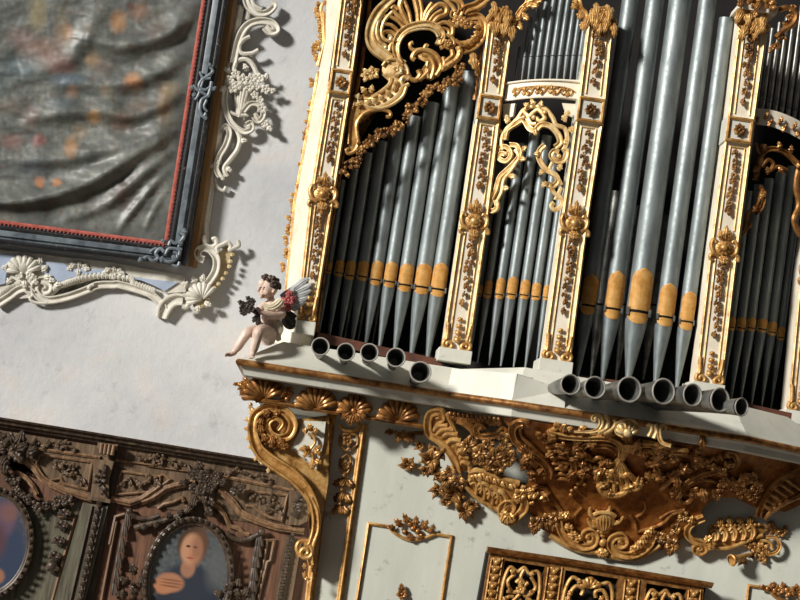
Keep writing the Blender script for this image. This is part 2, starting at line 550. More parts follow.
# gilt strips on the body
bm = nb(); rail(bm, BODY, [(332, 410), (309, 604)], 4.6, .012); obj('gilt_strip', bm, GOLD, gallery)
bm = nb(); rail(bm, BODY, [(364, 424), (339, 604)], 3.4, .010); obj('gilt_strip', bm, GOLD, gallery)
bm = nb()
rail(bm, BODY, [(356, 606), (368.8, 523.5), (389, 526.5)], 1.5, .008)
rail(bm, BODY, [(434, 534), (451.5, 536.5), (441, 606)], 1.5, .008)
stroke(bm, BODY, [(388, 526), (396, 534), (410, 540), (424, 538), (435, 534)], 1.7, .01)
pf = obj('gilt_panel_frame', bm, GOLD, gallery)
bm = nb()
T = crop(340, 480, 3.077)
for a, b, an, ln, w in ((170, 150, 150, 20, 7), (190, 145, 120, 25, 9), (210, 140, 100, 30, 9), (230, 145, 70, 26, 9), (250, 150, 40, 25, 8), (265, 158, 15, 22, 7), (215, 165, 270, 18, 9), (240, 165, 300, 16, 8)):
    x, y = T((a, b))[0]; leaf(bm, BODY, x, y, an, ln / 2.2, w / 2.6, .012, bend=25)
for a, b in ((200, 160), (225, 150), (240, 158), (215, 135)):
    x, y = T((a, b))[0]; ball(bm, BODY, x, y, 3, .02)
obj('crest_carving', bm, GOLDB, pf)
bm = nb(); flower(bm, BODY, 402, 594, 6, 5, .008); leaf(bm, BODY, 402, 592, 95, 9, 3, .01); obj('bud_carving', bm, GOLDB, gallery)
bm = nb()
rail(bm, BODY, [(742, 640), (749, 585.5), (772, 589)], 1.5, .008); pf2 = obj('gilt_panel_frame', bm, GOLD, gallery)
bm = nb(); garland(bm, BODY, [(770, 588), (785, 590), (803, 594)], 6, .01, .8); stroke(bm, BODY, [(768, 588), (776, 597), (790, 602), (806, 602)], 2, .01); obj('crest_carving', bm, GOLDB, pf2)
# frieze shells
for (x, y, rr, an) in ((264, 399, 20, 100), (316, 409, 20, 92), (398, 421, 20, 92)):
    bm = nb(); shell(bm, FRZ, x, y, an, rr, 150, 9, .008); stroke(bm, FRZ, [(x - rr, y - 4), (x - rr * .6, y), (x, y + 1), (x + rr * .6, y + 2), (x + rr, y)], 1.6, .012); obj('shell_carving', bm, GOLDB, gallery)
bm = nb()
for a in (100, 140, 60): leaf(bm, FRZ, 287, 397, a, 12, 4, .008, bend=20)
ball(bm, FRZ, 287, 399, 3, .015); ball(bm, FRZ, 287, 390, 2.4, .015)
for a in (170, 200, 140, 230, 110): leaf(bm, FRZ, 250, 388, a, 13, 4, .0, bend=30)
garland(bm, FRZ, [(240, 384), (248, 390), (256, 398)], 4, .0, .7)
obj('bud_carving', bm, GOLDB, gallery)
# shell cluster over the drop
bm = nb()
shell(bm, FRZ, 354, 412, 90, 15, 170, 8, .02)
for a in (200, 235, 270, 305, 340): leaf(bm, FRZ, 354, 411, a, 15, 4.5, .015, bend=25 if a < 270 else -25)
stroke(bm, FRZ, spiral(341, 405, 5, 0, 1.3, 1), 1.5, .02); stroke(bm, FRZ, spiral(368, 409, 5, 180, 1.3, -1), 1.5, .02)
ball(bm, FRZ, 354, 411, 4, .03)
obj('shell_carving', bm, GOLDB, gallery)
bm = nb()
T = crop(235, 365, 4.8)
stroke(bm, BODY, T((500, 290), (520, 310), (570, 315), (600, 290)), 2.2, .02)
obj('gilt_apron', bm, GOLD, gallery)
# long drop of leaves between the strips
bm = nb()
stroke(bm, BODY, T((545, 330), (510, 340), (505, 380), (530, 410), (550, 400), (585, 385), (585, 340), (550, 328)), 1.6, .02)
flower(bm, BODY, 348, 441, 6, 5, .02)
stroke(bm, BODY, T((540, 430), (510, 450), (505, 490), (530, 520), (550, 500), (555, 450), (535, 428)), 1.6, .02)
flower(bm, BODY, 346, 465, 5, 5, .02)
for x, y, a in ((345, 478, 250), (342, 480, 220), (347, 480, 300), (343, 492, 240), (341, 494, 215), (345, 495, 310), (341, 505, 260), (339, 506, 220), (342, 506, 300)):
    leaf(bm, BODY, x, y, a, 11, 3.6, .014, bend=rnd.choice((-30, 30)), lobes=2)
ball(bm, BODY, 344, 476, 2.5, .03); ball(bm, BODY, 342, 490, 2.3, .03); ball(bm, BODY, 340, 504, 2, .03)
obj('leaf_drop', bm, GOLDR, gallery)

# ================================================================== scroll bracket at the gallery's left end
bracket = thing('scroll_bracket', 'gilded scroll bracket with a big volute under the left end of the organ ledge', 'bracket', at(300, 560, YG - .02))
BR = Flat(YG - .12)
TA = crop(235, 365, 4.8); TB = crop(235, 470, 4.615)
outer = TB((352, 440), (345, 400), (352, 340), (375, 270), (368, 180), (338, 110), (290, 50), (235, 5)) + TA((150, 445), (105, 390), (84, 310), (98, 240), (160, 205), (235, 222), (278, 275), (262, 335), (212, 352), (168, 325), (160, 280), (195, 255), (225, 280), (205, 312))
bm = nb()
poly = TA((262, 225), (330, 262), (332, 300), (272, 388), (330, 440), (385, 520), (405, 560)) + TB((372, 260), (360, 340), (368, 400), (385, 340), (420, 120), (440, 20)) + TA((440, 250), (330, 238))
inner = TA((330, 262), (432, 268), (432, 240), (300, 225))
bm = nb()
plate(bm, BR, TA((110, 385), (88, 310), (100, 245), (160, 208), (235, 225), (280, 262), (440, 262), (452, 240), (452, 330)) + TB((430, 60), (405, 220), (372, 480), (352, 470), (348, 350), (372, 265), (362, 175), (330, 108), (285, 52), (225, 10)) + TA((150, 440)), .09, -.03)
obj('back_board', bm, GOLD, bracket)
bm = nb(); plate(bm, BR, TA((332, 268), (436, 272), (424, 380), (392, 505), (350, 455), (268, 400), (315, 345)), .02, -.012); obj('white_inset', bm, WHITE, bracket)
bm = nb()
stroke(bm, BR, [(p[0], p[1], r) for p, r in zip(outer, [3, 3.5, 4, 4.5, 5, 6, 7, 7.5, 7, 6, 5, 4.6, 4.6, 4.8, 5, 4.8, 4.2, 3.6, 3, 2.6, 2.2, 1.8])], 1, .0, BAND, 1.1, 6)
stroke(bm, BR, TB((322, 105), (352, 165), (362, 250), (345, 330), (335, 345)), 1.2, .05)
obj('volute_band', bm, GOLD, bracket)
bm = nb()
stroke(bm, BR, spiral(*TB((325, 380))[0], 8, 100, 1.6, -1), 2.2, .01); stroke(bm, BR, TB((345, 330), (300, 330), (285, 360), (300, 400)), 2.2, .0)
for p, a in ((TB((325, 430))[0], 240), (TB((330, 470))[0], 220), (TB((320, 490))[0], 300)): leaf(bm, BR, p[0], p[1], a, 7, 2.2, .0, bend=60)
obj('lower_curl', bm, GOLD, bracket)
bm = nb()
for p, a, L in ((TA((180, 400))[0], 100, 14), (TA((160, 380))[0], 130, 13), (TA((200, 395))[0], 60, 12), (TA((215, 400))[0], 30, 11), (TA((130, 340))[0], 110, 13), (TA((120, 300))[0], 90, 11), (TA((140, 250))[0], 60, 10), (TA((180, 230))[0], 20, 10)):
    leaf(bm, BR, p[0], p[1], a, L, 4, .005, bend=-30, lobes=3)
obj('volute_leaf', bm, GOLDB, bracket)
bm = nb()
for p in TA((75, 190), (85, 215), (70, 260), (68, 310), (72, 360), (85, 400), (110, 440), (130, 470), (165, 495), (190, 500)):
    ball(bm, BR, p[0], p[1], 2.2, -.01); leaf(bm, BR, p[0], p[1], rnd.uniform(120, 260), 6, 2, -.02, bend=40)
obj('leaf_edging', bm, GOLDL, bracket)
bm = nb()
stroke(bm, BR, TA((380, 490), (372, 440), (360, 410), (385, 370), (375, 340), (350, 330)), 1.5, .01)
for q, a, L in (((360, 400), 170, 12), ((355, 405), 220, 10), ((380, 410), 20, 9), ((365, 320), 90, 9), ((350, 320), 150, 6), ((378, 325), 40, 6), ((375, 460), 250, 9), ((385, 455), 320, 8), ((380, 400), 300, 10)):
    p = TA(q)[0]; leaf(bm, BR, p[0], p[1], a, L, 3.2, .01, bend=40)
obj('inset_flower', bm, GOLD, bracket)

# ================================================================== organ case
Y1, Y3, Y5 = -0.95, -1.14, -0.95
case = thing('organ_case', 'white and gold carved organ case with garlanded pilasters and pierced rococo screens', 'organ case', (0.5, -0.7, at(480, 370, -.9).z))
def lerp(a, b, t): return tuple(x + (y - x) * t for x, y in zip(a, b))
def pilaster(Yf, base, ros, blk, top, side=None, seed=0, dx=0):
    """base/ros/blk/top: (left x, right x, y) of the face; returns the pilaster part with its carving as sub-parts"""
    S = Flat(Yf)
    def ed(y):
        L = [base, ros, blk, top]
        for a, b in zip(L, L[1:]):
            if b[2] <= y <= a[2] or (b is top and y < b[2]) or (a is base and y > a[2]):
                t = (y - a[2]) / (b[2] - a[2]); return a[0] + (b[0] - a[0]) * t + dx, a[1] + (b[1] - a[1]) * t + dx
    def pt(u, y):                      # u: -1 left edge .. 1 right edge
        l, r = ed(y); return ((l + r) / 2 + (r - l) / 2 * u, y + (r - l) * .075 * u)
    ys = [base[2], (base[2] + ros[2]) / 2, ros[2], (ros[2] + blk[2]) / 2, blk[2], (blk[2] + top[2]) / 2, top[2]]
    bm = nb()
    plate(bm, S, [pt(-1, y) for y in ys] + [pt(1, y) for y in ys[::-1]], .16, 0)
    p = obj('pilaster', bm, CREAM, case, smooth=False)
    w = (blk[1] - blk[0]) / 2
    bm = nb()
    hb = 12.5
    for u in (-.93, .93):
        rail(bm, S, [pt(u, base[2] - 4), pt(u, ros[2]), pt(u, blk[2] + hb)], 1.3 if u < 0 else 1.7, .006)
        rail(bm, S, [pt(u, blk[2] - hb), pt(u, top[2] + 4)], 1.4, .006)
    for u in (-.56, .56):
        rail(bm, S, [pt(u, base[2] - 16), pt(u, ros[2] + 12)], .8, .004); rail(bm, S, [pt(u, ros[2] - 18), pt(u, blk[2] + hb + 5)], .8, .004); rail(bm, S, [pt(u, blk[2] - hb - 3), pt(u, top[2] + 14)], .8, .004)
    rail(bm, S, [pt(-.56, blk[2] + hb + 5), pt(.56, blk[2] + hb + 5)], .8, .004)
    obj('gilt_edge_moulding', bm, GOLDL, p)
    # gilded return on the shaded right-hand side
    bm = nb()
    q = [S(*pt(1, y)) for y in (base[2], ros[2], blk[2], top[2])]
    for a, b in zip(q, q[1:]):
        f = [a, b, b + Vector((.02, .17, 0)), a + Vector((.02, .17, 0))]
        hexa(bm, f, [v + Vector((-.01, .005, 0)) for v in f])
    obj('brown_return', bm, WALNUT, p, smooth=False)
    # square block
    bm = nb(); plate(bm, S, [pt(-1.06, blk[2] + hb), pt(1.06, blk[2] + hb), pt(1.06, blk[2] - hb), pt(-1.06, blk[2] - hb)], .14, .022)
    b = obj('square_block', bm, WHITE, p, smooth=False, bev=.003)
    bm = nb(); rail(bm, S, [pt(-.9, blk[2] + hb - 1.6), pt(.9, blk[2] + hb - 1.6), pt(.9, blk[2] - hb + 1.6), pt(-.9, blk[2] - hb + 1.6)], 1.7, .026, closed=True)
    obj('block_frame', bm, GOLD, p)
    bm = nb(); cx, cy = pt(0, blk[2]); flower(bm, S, cx, cy, 6.2, 4, .024, 40); 
    for a in (0, 90, 180, 270): leaf(bm, S, cx, cy, a, 7.5, 2.2, .022, lobes=2)
    obj('block_rosette', bm, GOLDR, p)
    # garlands
    def chain(y0, y1, r0, r1, name):
        bm = nb(); n = max(int(abs(y1 - y0) / (r0 + r1) * .92), 3)
        for i in range(n + 1):
            t = i / n; r = r0 + (r1 - r0) * t; x, y = pt(rnd.uniform(-.12, .12), y0 + (y1 - y0) * t)
            if i % 2 == 0: flower(bm, S, x, y, r * .95, 5, .014)
            for sgn in (-1, 1):
                leaf(bm, S, x + sgn * r * .3, y, 265 + sgn * rnd.uniform(15, 45) - 8, r * 1.7, r * .5, .010, bend=-sgn * 50, lobes=2)
            ball(bm, S, x + rnd.uniform(-.5, .5) * r, y + r * .5, r * .42, .022); ball(bm, S, x + rnd.uniform(-.5, .5) * r, y - r * .4, r * .36, .022)
        x, y = pt(0, y1); leaf(bm, S, x, y, 262, r1 * 2.4, r1 * .7, .01, lobes=2); ball(bm, S, x, y, r1 * .5, .02)
        return obj(name, bm, GOLDR, p)
    chain(top[2] + 16, blk[2] - hb - 18, 5.2, 3.0, 'upper_garland')
    chain(blk[2] + hb + 9, blk[2] + (ros[2] - blk[2]) * .66, 3.0, 3.4, 'middle_garland')
    chain(ros[2] + 14, ros[2] + (base[2] - ros[2]) * .62, 4.2, 2.8, 'lower_garland')
    # rosette at mid height
    bm = nb(); cx, cy = pt(0, ros[2])
    dome(bm, S, [(cx + math.cos(t) * 9, cy + math.sin(t) * 8) for t in [2 * PI * i / 16 for i in range(16)]], .01, .012, .012)
    for k in range(10): leaf(bm, S, cx, cy, k * 36, 8, 2.2, .018, lobes=0)
    ball(bm, S, cx, cy, 4.2, .035)
    for sg in (-1, 1):
        stroke(bm, S, [(cx + sg * 6, cy + 8, 2), (cx + sg * 11, cy + 5 + sg, 2.2), (cx + sg * 13, cy - 3 + sg, 2), (cx + sg * 10, cy - 8 + sg, 1.8), (cx + sg * 8, cy - 5, 1.4)], 1, .012)
        stroke(bm, S, [(cx + sg * 8, cy + 6, 2), (cx + sg * 13.5, cy + 8 + sg, 2.1), (cx + sg * 14, cy + 12 + sg, 1.6), (cx + sg * 11, cy + 12, 1.2)], 1, .012)
        leaf(bm, S, cx + sg * 2, cy - 8, 82 + sg * -35, 11, 3.2, .01, bend=sg * 40)
    leaf(bm, S, cx + .8, cy - 8, 82, 15, 3.4, .012); leaf(bm, S, cx, cy + 8, 262, 9, 4, .014)
    for sg in (-1, 1): leaf(bm, S, cx, cy + 8, 262 + sg * 40, 9, 3, .012, bend=-sg * 30)
    obj('rosette', bm, GOLD, p)
    # foot scrolls
    bm = nb(); cx, cy = pt(0, base[2] - 6)
    for sg in (-1, 1):
        w2 = (base[1] - base[0]) / 2
        c = (cx + sg * w2 * .62, cy + sg * 1.2 + 1.5)
        stroke(bm, S, [pt(sg * .86, base[2] - 26), pt(sg * .8, base[2] - 16)] + spiral(c[0], c[1], w2 * .45, 90 - sg * 20, 1.3, -sg, .2), 2.0, .01)
    for i in range(4):
        x, y = pt(0, base[2] - 10 - i * 7)
        ball(bm, S, x, y, 3.4 - i * .5, .018); leaf(bm, S, x, y + 2, 130, 7 - i, 2.2, .008, bend=-40); leaf(bm, S, x, y + 2, 40, 7 - i, 2.2, .008, bend=40)
    obj('foot_scroll', bm, GOLD, p)
    # capital: leaves and flowers where the garland starts
    bm = nb()
    for i in range(14):
        x, y = pt(-.85 + 1.7 * (i % 7) / 6, top[2] + rnd.uniform(-12, 8)); leaf(bm, S, x, y, rnd.uniform(235, 295), 19, 3.6, .015, bend=rnd.uniform(-40, 40))
    for i in range(3):
        x, y = pt(rnd.uniform(-.3, .3), top[2] - 4 + 9 * i); flower(bm, S, x, y, 4.4, 5, .03)
    for sg in (-1, 1):
        x, y = pt(sg * .85, top[2] + 6); stroke(bm, S, spiral(x, y, 6, 90, 1.4, sg), 1.9, .025)
    obj('capital_carving', bm, GOLD, p)
    # plinth
    bm = nb(); zb = base[2]
    plate(bm, S, [pt(-1.25, zb + 12), pt(1.25, zb + 12), pt(1.25, zb - 1), pt(-1.25, zb - 1)], .25, .03)
    obj('plinth', bm, WHITE, p, smooth=False, bev=.003)
    return p
P1 = pilaster(Y1, (298.5, 314, 322), (312, 334, 194), (330.5, 351.5, 82), (344.5, 366, -28))
P2 = pilaster(Y1, (442.5, 469, 350), (461.5, 487, 221), (478.5, 501, 107.5), (490, 514, 14))
P3 = pilaster(Y3, (543, 570, 361), (562, 587, 223), (578, 604.5, 110), (590, 614, 14))
P4 = pilaster(Y3, (695.5, 722, 384), (711, 737.5, 248), (727, 752.5, 130), (740, 768, 18))
P5 = pilaster(Y5, (788, 812, 412), (801, 826, 272), (817, 842, 154), (830, 856, 40))
# slab on the fourth pilaster's capital
bm = nb(); S3 = Flat(Y3); plate(bm, S3, [(738, 8), (777, 14), (779, 8), (740, 2)], .2, .05); obj('capital_slab', bm, CREAM, P4, smooth=False, bev=.004)
bm = nb(); garland(bm, S3, [(742, -3), (758, 0), (775, 4)], 7, .06, .8); stroke(bm, S3, [(778, 10), (788, 8), (796, 14), (793, 24), (784, 30), (776, 38)], 3, .02); garland(bm, S3, [(794, 8), (788, 26), (778, 42), (768, 50)], 4, .01, .8); obj('capital_scrollwork', bm, GOLDB, P4)
# canted bright side of the first pilaster, gold strip and leaf edge against the wall
S1 = Flat(Y1); S1b = Flat(-.62)
bm = nb()
fr = [(298, 323), (312, 194), (330, 82), (341.5, 0), (343, -14)]; bk = [(283, 321), (293.5, 200), (318.5, 74), (326, 40), (323.5, 6)]
side_b = [S1b(*p) for p in [(282.5, 322), (295, 200), (318, 74), (324.5, 40), (326, -14)]]
side_f = [S1(*p) for p in fr]
for i in range(4):
    f = [side_f[i], side_f[i + 1], side_b[i + 1], side_b[i]]
    hexa(bm, f, [v + Vector((.045, .10, 0)) for v in f])
sd = obj('canted_side', bm, CREAM, P1, smooth=False)
bm = nb()
rail(bm, S1b, [(283.5, 321), (295.5, 200), (318.5, 74)], 2.0, .01); rail(bm, S1b, [(318, 66), (324.5, 42), (323, 12)], 2.0, .01)
rail(bm, S1, [(297.6, 322), (311, 194), (329, 82)], 1.0, .004)
stroke(bm, S1b, [(323, 22), (321, 8), (326, 2), (332, 6), (330, 12), (327, 9)], 2.0, .012)
obj('gilt_edge_moulding', bm, GOLD, P1)
bm = nb()
plate(bm, S1b, [(316, 94), (322, 95), (324, 73), (318, 71)], .06, .03)
obj('square_block', bm, GOLD, P1, smooth=False)
bm = nb()
E1 = crop(270, 0, 6.667); E2 = crop(270, 80, 4.615); E3 = crop(270, 190, 3.75)
for p in E1((315, 50), (318, 90), (325, 130), (330, 180), (345, 220), (345, 260), (320, 305), (300, 320), (310, 370), (322, 410), (335, 440), (280, 555)) + E2((190, 100), (185, 160), (178, 200), (175, 220), (165, 260), (158, 320), (145, 400), (125, 480), (150, 495), (115, 540), (105, 570)) + E3((95, 40), (82, 80), (75, 110), (62, 150), (60, 190), (55, 240), (50, 290)):
    leaf(bm, S1b, p[0] + 1, p[1], rnd.uniform(60, 140), 7, 2.4, -.004, bend=40); leaf(bm, S1b, p[0] + 1, p[1], rnd.uniform(200, 290), 6, 2.2, -.004, bend=40); ball(bm, S1b, p[0], p[1], 1.9, .005)
x, y = E1((305, 312))[0]; flower(bm, S1b, x, y, 5, 5, .01); x, y = E2((140, 495))[0]; flower(bm, S1b, x, y, 5, 5, .01)
obj('leaf_edging', bm, GOLD, P1)
S1b_ = Flat(-.62)
# inside: back board and cheek coloured near-black as interior shade, then toe boards
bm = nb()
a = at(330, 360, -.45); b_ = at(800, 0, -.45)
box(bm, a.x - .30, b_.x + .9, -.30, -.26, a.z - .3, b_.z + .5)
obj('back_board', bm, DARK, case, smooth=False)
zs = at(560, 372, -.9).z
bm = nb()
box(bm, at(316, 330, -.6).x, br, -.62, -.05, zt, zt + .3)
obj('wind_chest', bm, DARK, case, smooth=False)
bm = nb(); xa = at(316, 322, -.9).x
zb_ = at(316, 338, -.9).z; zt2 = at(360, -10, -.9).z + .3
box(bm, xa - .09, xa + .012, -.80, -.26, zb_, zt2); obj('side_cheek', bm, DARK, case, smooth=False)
bm = nb(); q0 = Flat(Y1)(299, 324); q1 = S1b_(282, 323)
f = [q0 + Vector((.02, 0, .012)), q1 + Vector((-.03, 0, .012)), q1 + Vector((-.03, 0, -.10)), q0 + Vector((.02, -.0, -.10))]
hexa(bm, f, [v + Vector((.07, .12, 0)) for v in f])
f = [q0 + Vector((.02, -.02, -.045)), q1 + Vector((-.06, -.02, -.045)), q1 + Vector((-.06, -.02, -.12)), q0 + Vector((.02, -.02, -.12))]
hexa(bm, f, [v + Vector((.07, .12, 0)) for v in f]); obj('stepped_base', bm, CREAM, case, smooth=False, bev=.004)
bm = nb()
for pa, pb, Y in (((318, 332), (443, 360), -.88), ((470, 368), (541, 378), -.95), ((572, 374), (700, 392), -1.0), ((722, 398), (792, 413), -.98)):
    q = [at(*pa, Y), at(*pb, Y)]
    hexa(bm, [q[0], q[1], q[1] - Vector((0, 0, .05)), q[0] - Vector((0, 0, .05))], [v + Vector((0, .4, 0)) for v in (q[0], q[1], q[1] - Vector((0, 0, .05)), q[0] - Vector((0, 0, .05)))])
obj('toe_board', bm, REDWOOD, case, smooth=False)
# inner gold strip right of the first pilaster's dark reveal
bm = nb()
rail(bm, Flat(-.88), [(316.5, 332), (327.5, 250), (344, 150), (361, 70), (368, 20), (371, -10)], 1.8, 0)
rail(bm, Flat(-.88), [(485, 20), (474, 100)], 1.6, 0)
obj('gilt_reveal_strip', bm, GOLDB, case)
# curved shelf between upper and lower pipes of the canted bay, and its mirror on the far side
def bay_surface(xa, ya, xb, yb, bulge):
    def f(px, py):
        xm = px + (py - 110) * .142          # follow the lean of the uprights
        t = min(max((xm - xa) / (xb - xa), -.2), 1.2)
        return ya + (yb - ya) * t - bulge * math.sin(PI * min(max(t, 0), 1))
    return Func(f)
BAY2 = bay_surface(502, -.93, 580, -1.08, .05)
bm = nb()
def band(bm, S, top, bot, thick, lift=0):
    t = sm(top, 6); b = sm(bot, 6)
    fr = [S(*p, lift) for p in t] + [S(*p, lift) for p in b[::-1]]
    n = len(t)
    bk = [S(*p, lift - thick) for p in t] + [S(*p, lift - thick) for p in b[::-1]]
    A = [bm.verts.new(v) for v in fr]; Bq = [bm.verts.new(v) for v in bk]; m = 2 * n
    for i in range(n - 1):
        bm.faces.new([A[i], A[i + 1], A[m - 2 - i], A[m - 1 - i]]); bm.faces.new([Bq[i + 1], Bq[i], Bq[m - 1 - i], Bq[m - 2 - i]])
    for i in range(m):
        j = (i + 1) % m; bm.faces.new([A[j], A[i], Bq[i], Bq[j]])
band(bm, BAY2, [(506, 84), (525, 80.5), (545, 79.5), (565, 79.5), (581, 80)], [(504, 101), (525, 99), (545, 98.5), (565, 99.5), (580, 101.5)], .2)
sh = obj('curved_shelf', bm, CREAM, case, sharp=30)
bm = nb()
for y0, d in ((83, 0), (100, 0)):
    stroke(bm, BAY2, [(505.5, y0 + .5), (525, y0 - 2), (545, y0 - 3), (565, y0 - 2.6), (581, y0 - 1)], 1.2, .006)
obj('shelf_bead', bm, CREAM, sh)
bm = nb()
for i in range(9):
    x = 516 + i * 6.6; y = 91.5 + .6 * math.sin(i) - (4 - abs(i - 4)) * .4
    stroke(bm, BAY2, [(x - 4, y + 1, 1.0), (x - 1, y - 3, 1.2), (x + 3, y - 1, 1.2), (x + 1, y + 3, 1.0), (x - 1, y + 1, .8)], 1, .004)
    leaf(bm, BAY2, x, y, 40 if i % 2 else 220, 6, 1.8, .004, bend=50)
stroke(bm, BAY2, [(512, 92), (520, 88), (532, 86.5), (546, 86), (560, 87), (570, 89), (575, 92)], .8, .004)
obj('shelf_scrollwork', bm, GOLD, sh)
BAY4 = bay_surface(752, -1.08, 842, -.9, .05)
bm = nb(); band(bm, BAY4, [(752, 108), (772, 110), (792, 117), (812, 128), (840, 140)], [(752, 124), (772, 127), (792, 135), (812, 146), (840, 158)], .2)
sh4 = obj('curved_shelf', bm, CREAM, case, sharp=30)
bm = nb()
for i in range(9):
    x = 758 + i * 7; y = 118 + max(0, i - 1) * 2.6
    leaf(bm, BAY4, x, y, 40 if i % 2 else 220, 8, 2.4, .004, bend=50); ball(bm, BAY4, x, y, 1.6, .01)
obj('shelf_scrollwork', bm, GOLDB, sh4)
# ---- pierced arch carving under the curved shelves
def mirror_pts(f, pts): return f(*pts)
bm = nb(); T = crop(470, 70, 4)
GL = []
for pts, r in (
    ([(140, 280), (150, 240), (185, 215), (215, 200), (240, 235), (262, 245)], 3),
    ([(262, 245), (285, 220), (320, 225), (350, 255), (360, 290), (340, 310)], 3),
    ([(130, 320), (125, 280), (145, 240), (190, 195), (215, 160), (255, 145), (300, 155), (330, 190), (345, 220), (380, 235), (388, 280), (375, 320)], 2.4),
    ([(160, 300), (190, 305), (200, 340), (175, 375), (150, 400), (120, 430), (105, 480), (85, 520), (75, 550), (90, 565), (110, 550), (105, 520)], 2.6),
    ([(115, 330), (120, 310), (150, 310), (165, 340), (145, 365), (120, 355), (125, 335), (142, 338)], 2.6),
    ([(180, 320), (195, 350), (165, 400), (135, 440), (125, 490), (105, 530)], 2.0),
    ([(370, 310), (385, 330), (375, 360), (345, 365), (325, 345), (335, 325), (355, 330)], 2.8),
    ([(300, 300), (280, 320), (275, 350), (300, 395), (340, 420), (350, 445), (330, 465), (310, 455)], 2.8),
    ([(330, 370), (320, 400), (350, 430), (365, 460)], 2.0),
    ([(320, 460), (335, 490), (360, 510), (365, 540), (340, 560), (325, 545), (335, 530)], 2.4),
    ([(365, 470), (350, 500), (340, 520)], 1.8),
    ([(215, 165), (235, 185), (255, 170), (275, 160), (300, 190), (280, 205), (265, 190)], 2.4),
    ([(230, 185), (245, 215), (265, 215)], 2.2)):
    stroke(bm, BAY2, T(*pts), r, .0, BAND if r > 2.5 else ROUND, .9)
for q, a, L in (((255, 150), 90, 10), ((240, 150), 130, 8), ((275, 150), 50, 8), ((255, 230), 270, 9), ((150, 180), 250, 10), ((140, 180), 290, 9), ((375, 180), 270, 8), ((400, 165), 210, 9), ((395, 245), 30, 7), ((125, 250), 140, 8), ((195, 350), 330, 8), ((155, 420), 330, 8), ((130, 470), 340, 7), ((285, 340), 150, 8), ((300, 400), 200, 8), ((310, 450), 200, 8), ((205, 320), 20, 7), ((350, 400), 40, 8), ((375, 300), 60, 6)):
    p = T(q)[0]; leaf(bm, BAY2, p[0], p[1], a, L, 2.8, .004, bend=40)
for q in ((145, 335), (255, 190), (355, 345), (300, 170), (215, 190)):
    p = T(q)[0]; ball(bm, BAY2, p[0], p[1], 2.6, .012)
obj('pierced_arch_screen', bm, GOLDL, case)
bm = nb()
for y0, x0 in ((120, 512), (112, 576)):
    pass
plate(bm, BAY2, [(503, 104), (515, 103), (513, 116), (507, 119), (503, 118)], .02, -.02); plate(bm, BAY2, [(562, 103), (577, 104), (574, 118), (566, 114)], .02, -.02)
for sg, X in ((-1, 516), (1, 573)):
    pass
rail(bm, BAY2, [(580, 103), (553, 372)], 2.6, -.04, SQUARE)
obj('bay_side_lining', bm, CREAM, case)
# valance carving at the top of the canted bay
bm = nb(); T = crop(470, 0, 5)
for pts, r in (([(345, -20), (330, 10), (290, 25), (255, 60), (235, 100), (240, 130)], 3.2), ([(300, -10), (280, 30), (260, 70)], 2.4), ([(540, -10), (550, 40), (575, 70), (580, 110), (595, 140)], 3.0), ([(515, 0), (535, 15), (545, 45)], 2.4)):
    stroke(bm, BAY2, T(*pts), r, .0, BAND)
for q, a in (((265, 70), 300), ((240, 110), 280), ((300, 20), 330), ((290, 30), 200), ((560, 60), 230), ((570, 110), 240), ((540, 20), 200), ((320, 5), 350), ((255, 90), 180), ((585, 120), 290)):
    p = T(q)[0]; leaf(bm, BAY2, p[0], p[1], a, 9, 3.2, .004, bend=40)
obj('valance_carving', bm, GOLD, case)
# far bay arch carving
bm = nb(); T = crop(680, 0, 3)
for pts, r in (([(225, 540), (240, 480), (260, 450), (300, 450), (330, 470), (350, 490)], 2.6), ([(235, 560), (250, 580), (245, 620), (225, 640)], 2.4), ([(260, 520), (290, 500), (320, 510)], 2.0), ([(340, 480), (360, 500), (380, 480)], 2.4), ([(245, 500), (262, 480), (280, 490), (272, 510), (258, 505)], 2.2), ([(228, 430), (240, 460), (262, 440)], 2.0)):
    stroke(bm, BAY4, T(*pts), r, .0, BAND if r > 2.3 else ROUND)
for q, a in (((260, 450), 120), ((300, 450), 80), ((330, 460), 60), ((240, 500), 200), ((240, 590), 20), ((300, 500), 280), ((350, 490), 300), ((235, 620), 200)):
    p = T(q)[0]; leaf(bm, BAY4, p[0], p[1], a, 9, 3, .004, bend=40)
stroke(bm, BAY4, [(762, 190), (757, 205), (748, 215), (745, 230), (735, 240), (742, 246)], 2.6, 0)
for x, y, a in ((758, 200, 30), (750, 215, 200), (746, 228, 20), (740, 240, 160)): leaf(bm, BAY4, x, y, a, 8, 2.6, .0, bend=40)
stroke(bm, BAY4, [(800, 165), (796, 185), (799, 205), (794, 220), (800, 236)], 3, 0)
obj('pierced_arch_screen', bm, GOLDB, case)
# ================================================================== pierced rococo screen over the left bay
SC = Flat(-.93)
C1 = crop(340, 0, 5); C2 = crop(320, 80, 5)
screen = thing('pierced_rococo_screen', 'large gilded pierced shell and scroll carving over the pipes of the left bay', 'carving', at(360, 150, -.93))
bm = nb()
for pts in ([(265, -10, 4), (200, 50, 5), (160, 120, 5), (150, 190, 5), (175, 240, 6), (220, 275, 6), (255, 300, 5)],):
    stroke(bm, SC, C1(*pts), 1, .0, BAND, .8)
stroke(bm, SC, C1((240, 30), (195, 95), (183, 160), (200, 210), (228, 232), (215, 250)), 2.4, .005)
stroke(bm, SC, C1((262, 60), (225, 100), (208, 150), (215, 190), (245, 205), (255, 185), (240, 178)), 2.0, .003)
obj('outer_scroll', bm, GOLDL, screen)
bm = nb()
stroke(bm, SC, C1((322, 322), (295, 300), (278, 250), (288, 190), (330, 145), (385, 125), (440, 122), (485, 140), (510, 175), (500, 210), (480, 205)), 3.6, .0, BAND, 1)
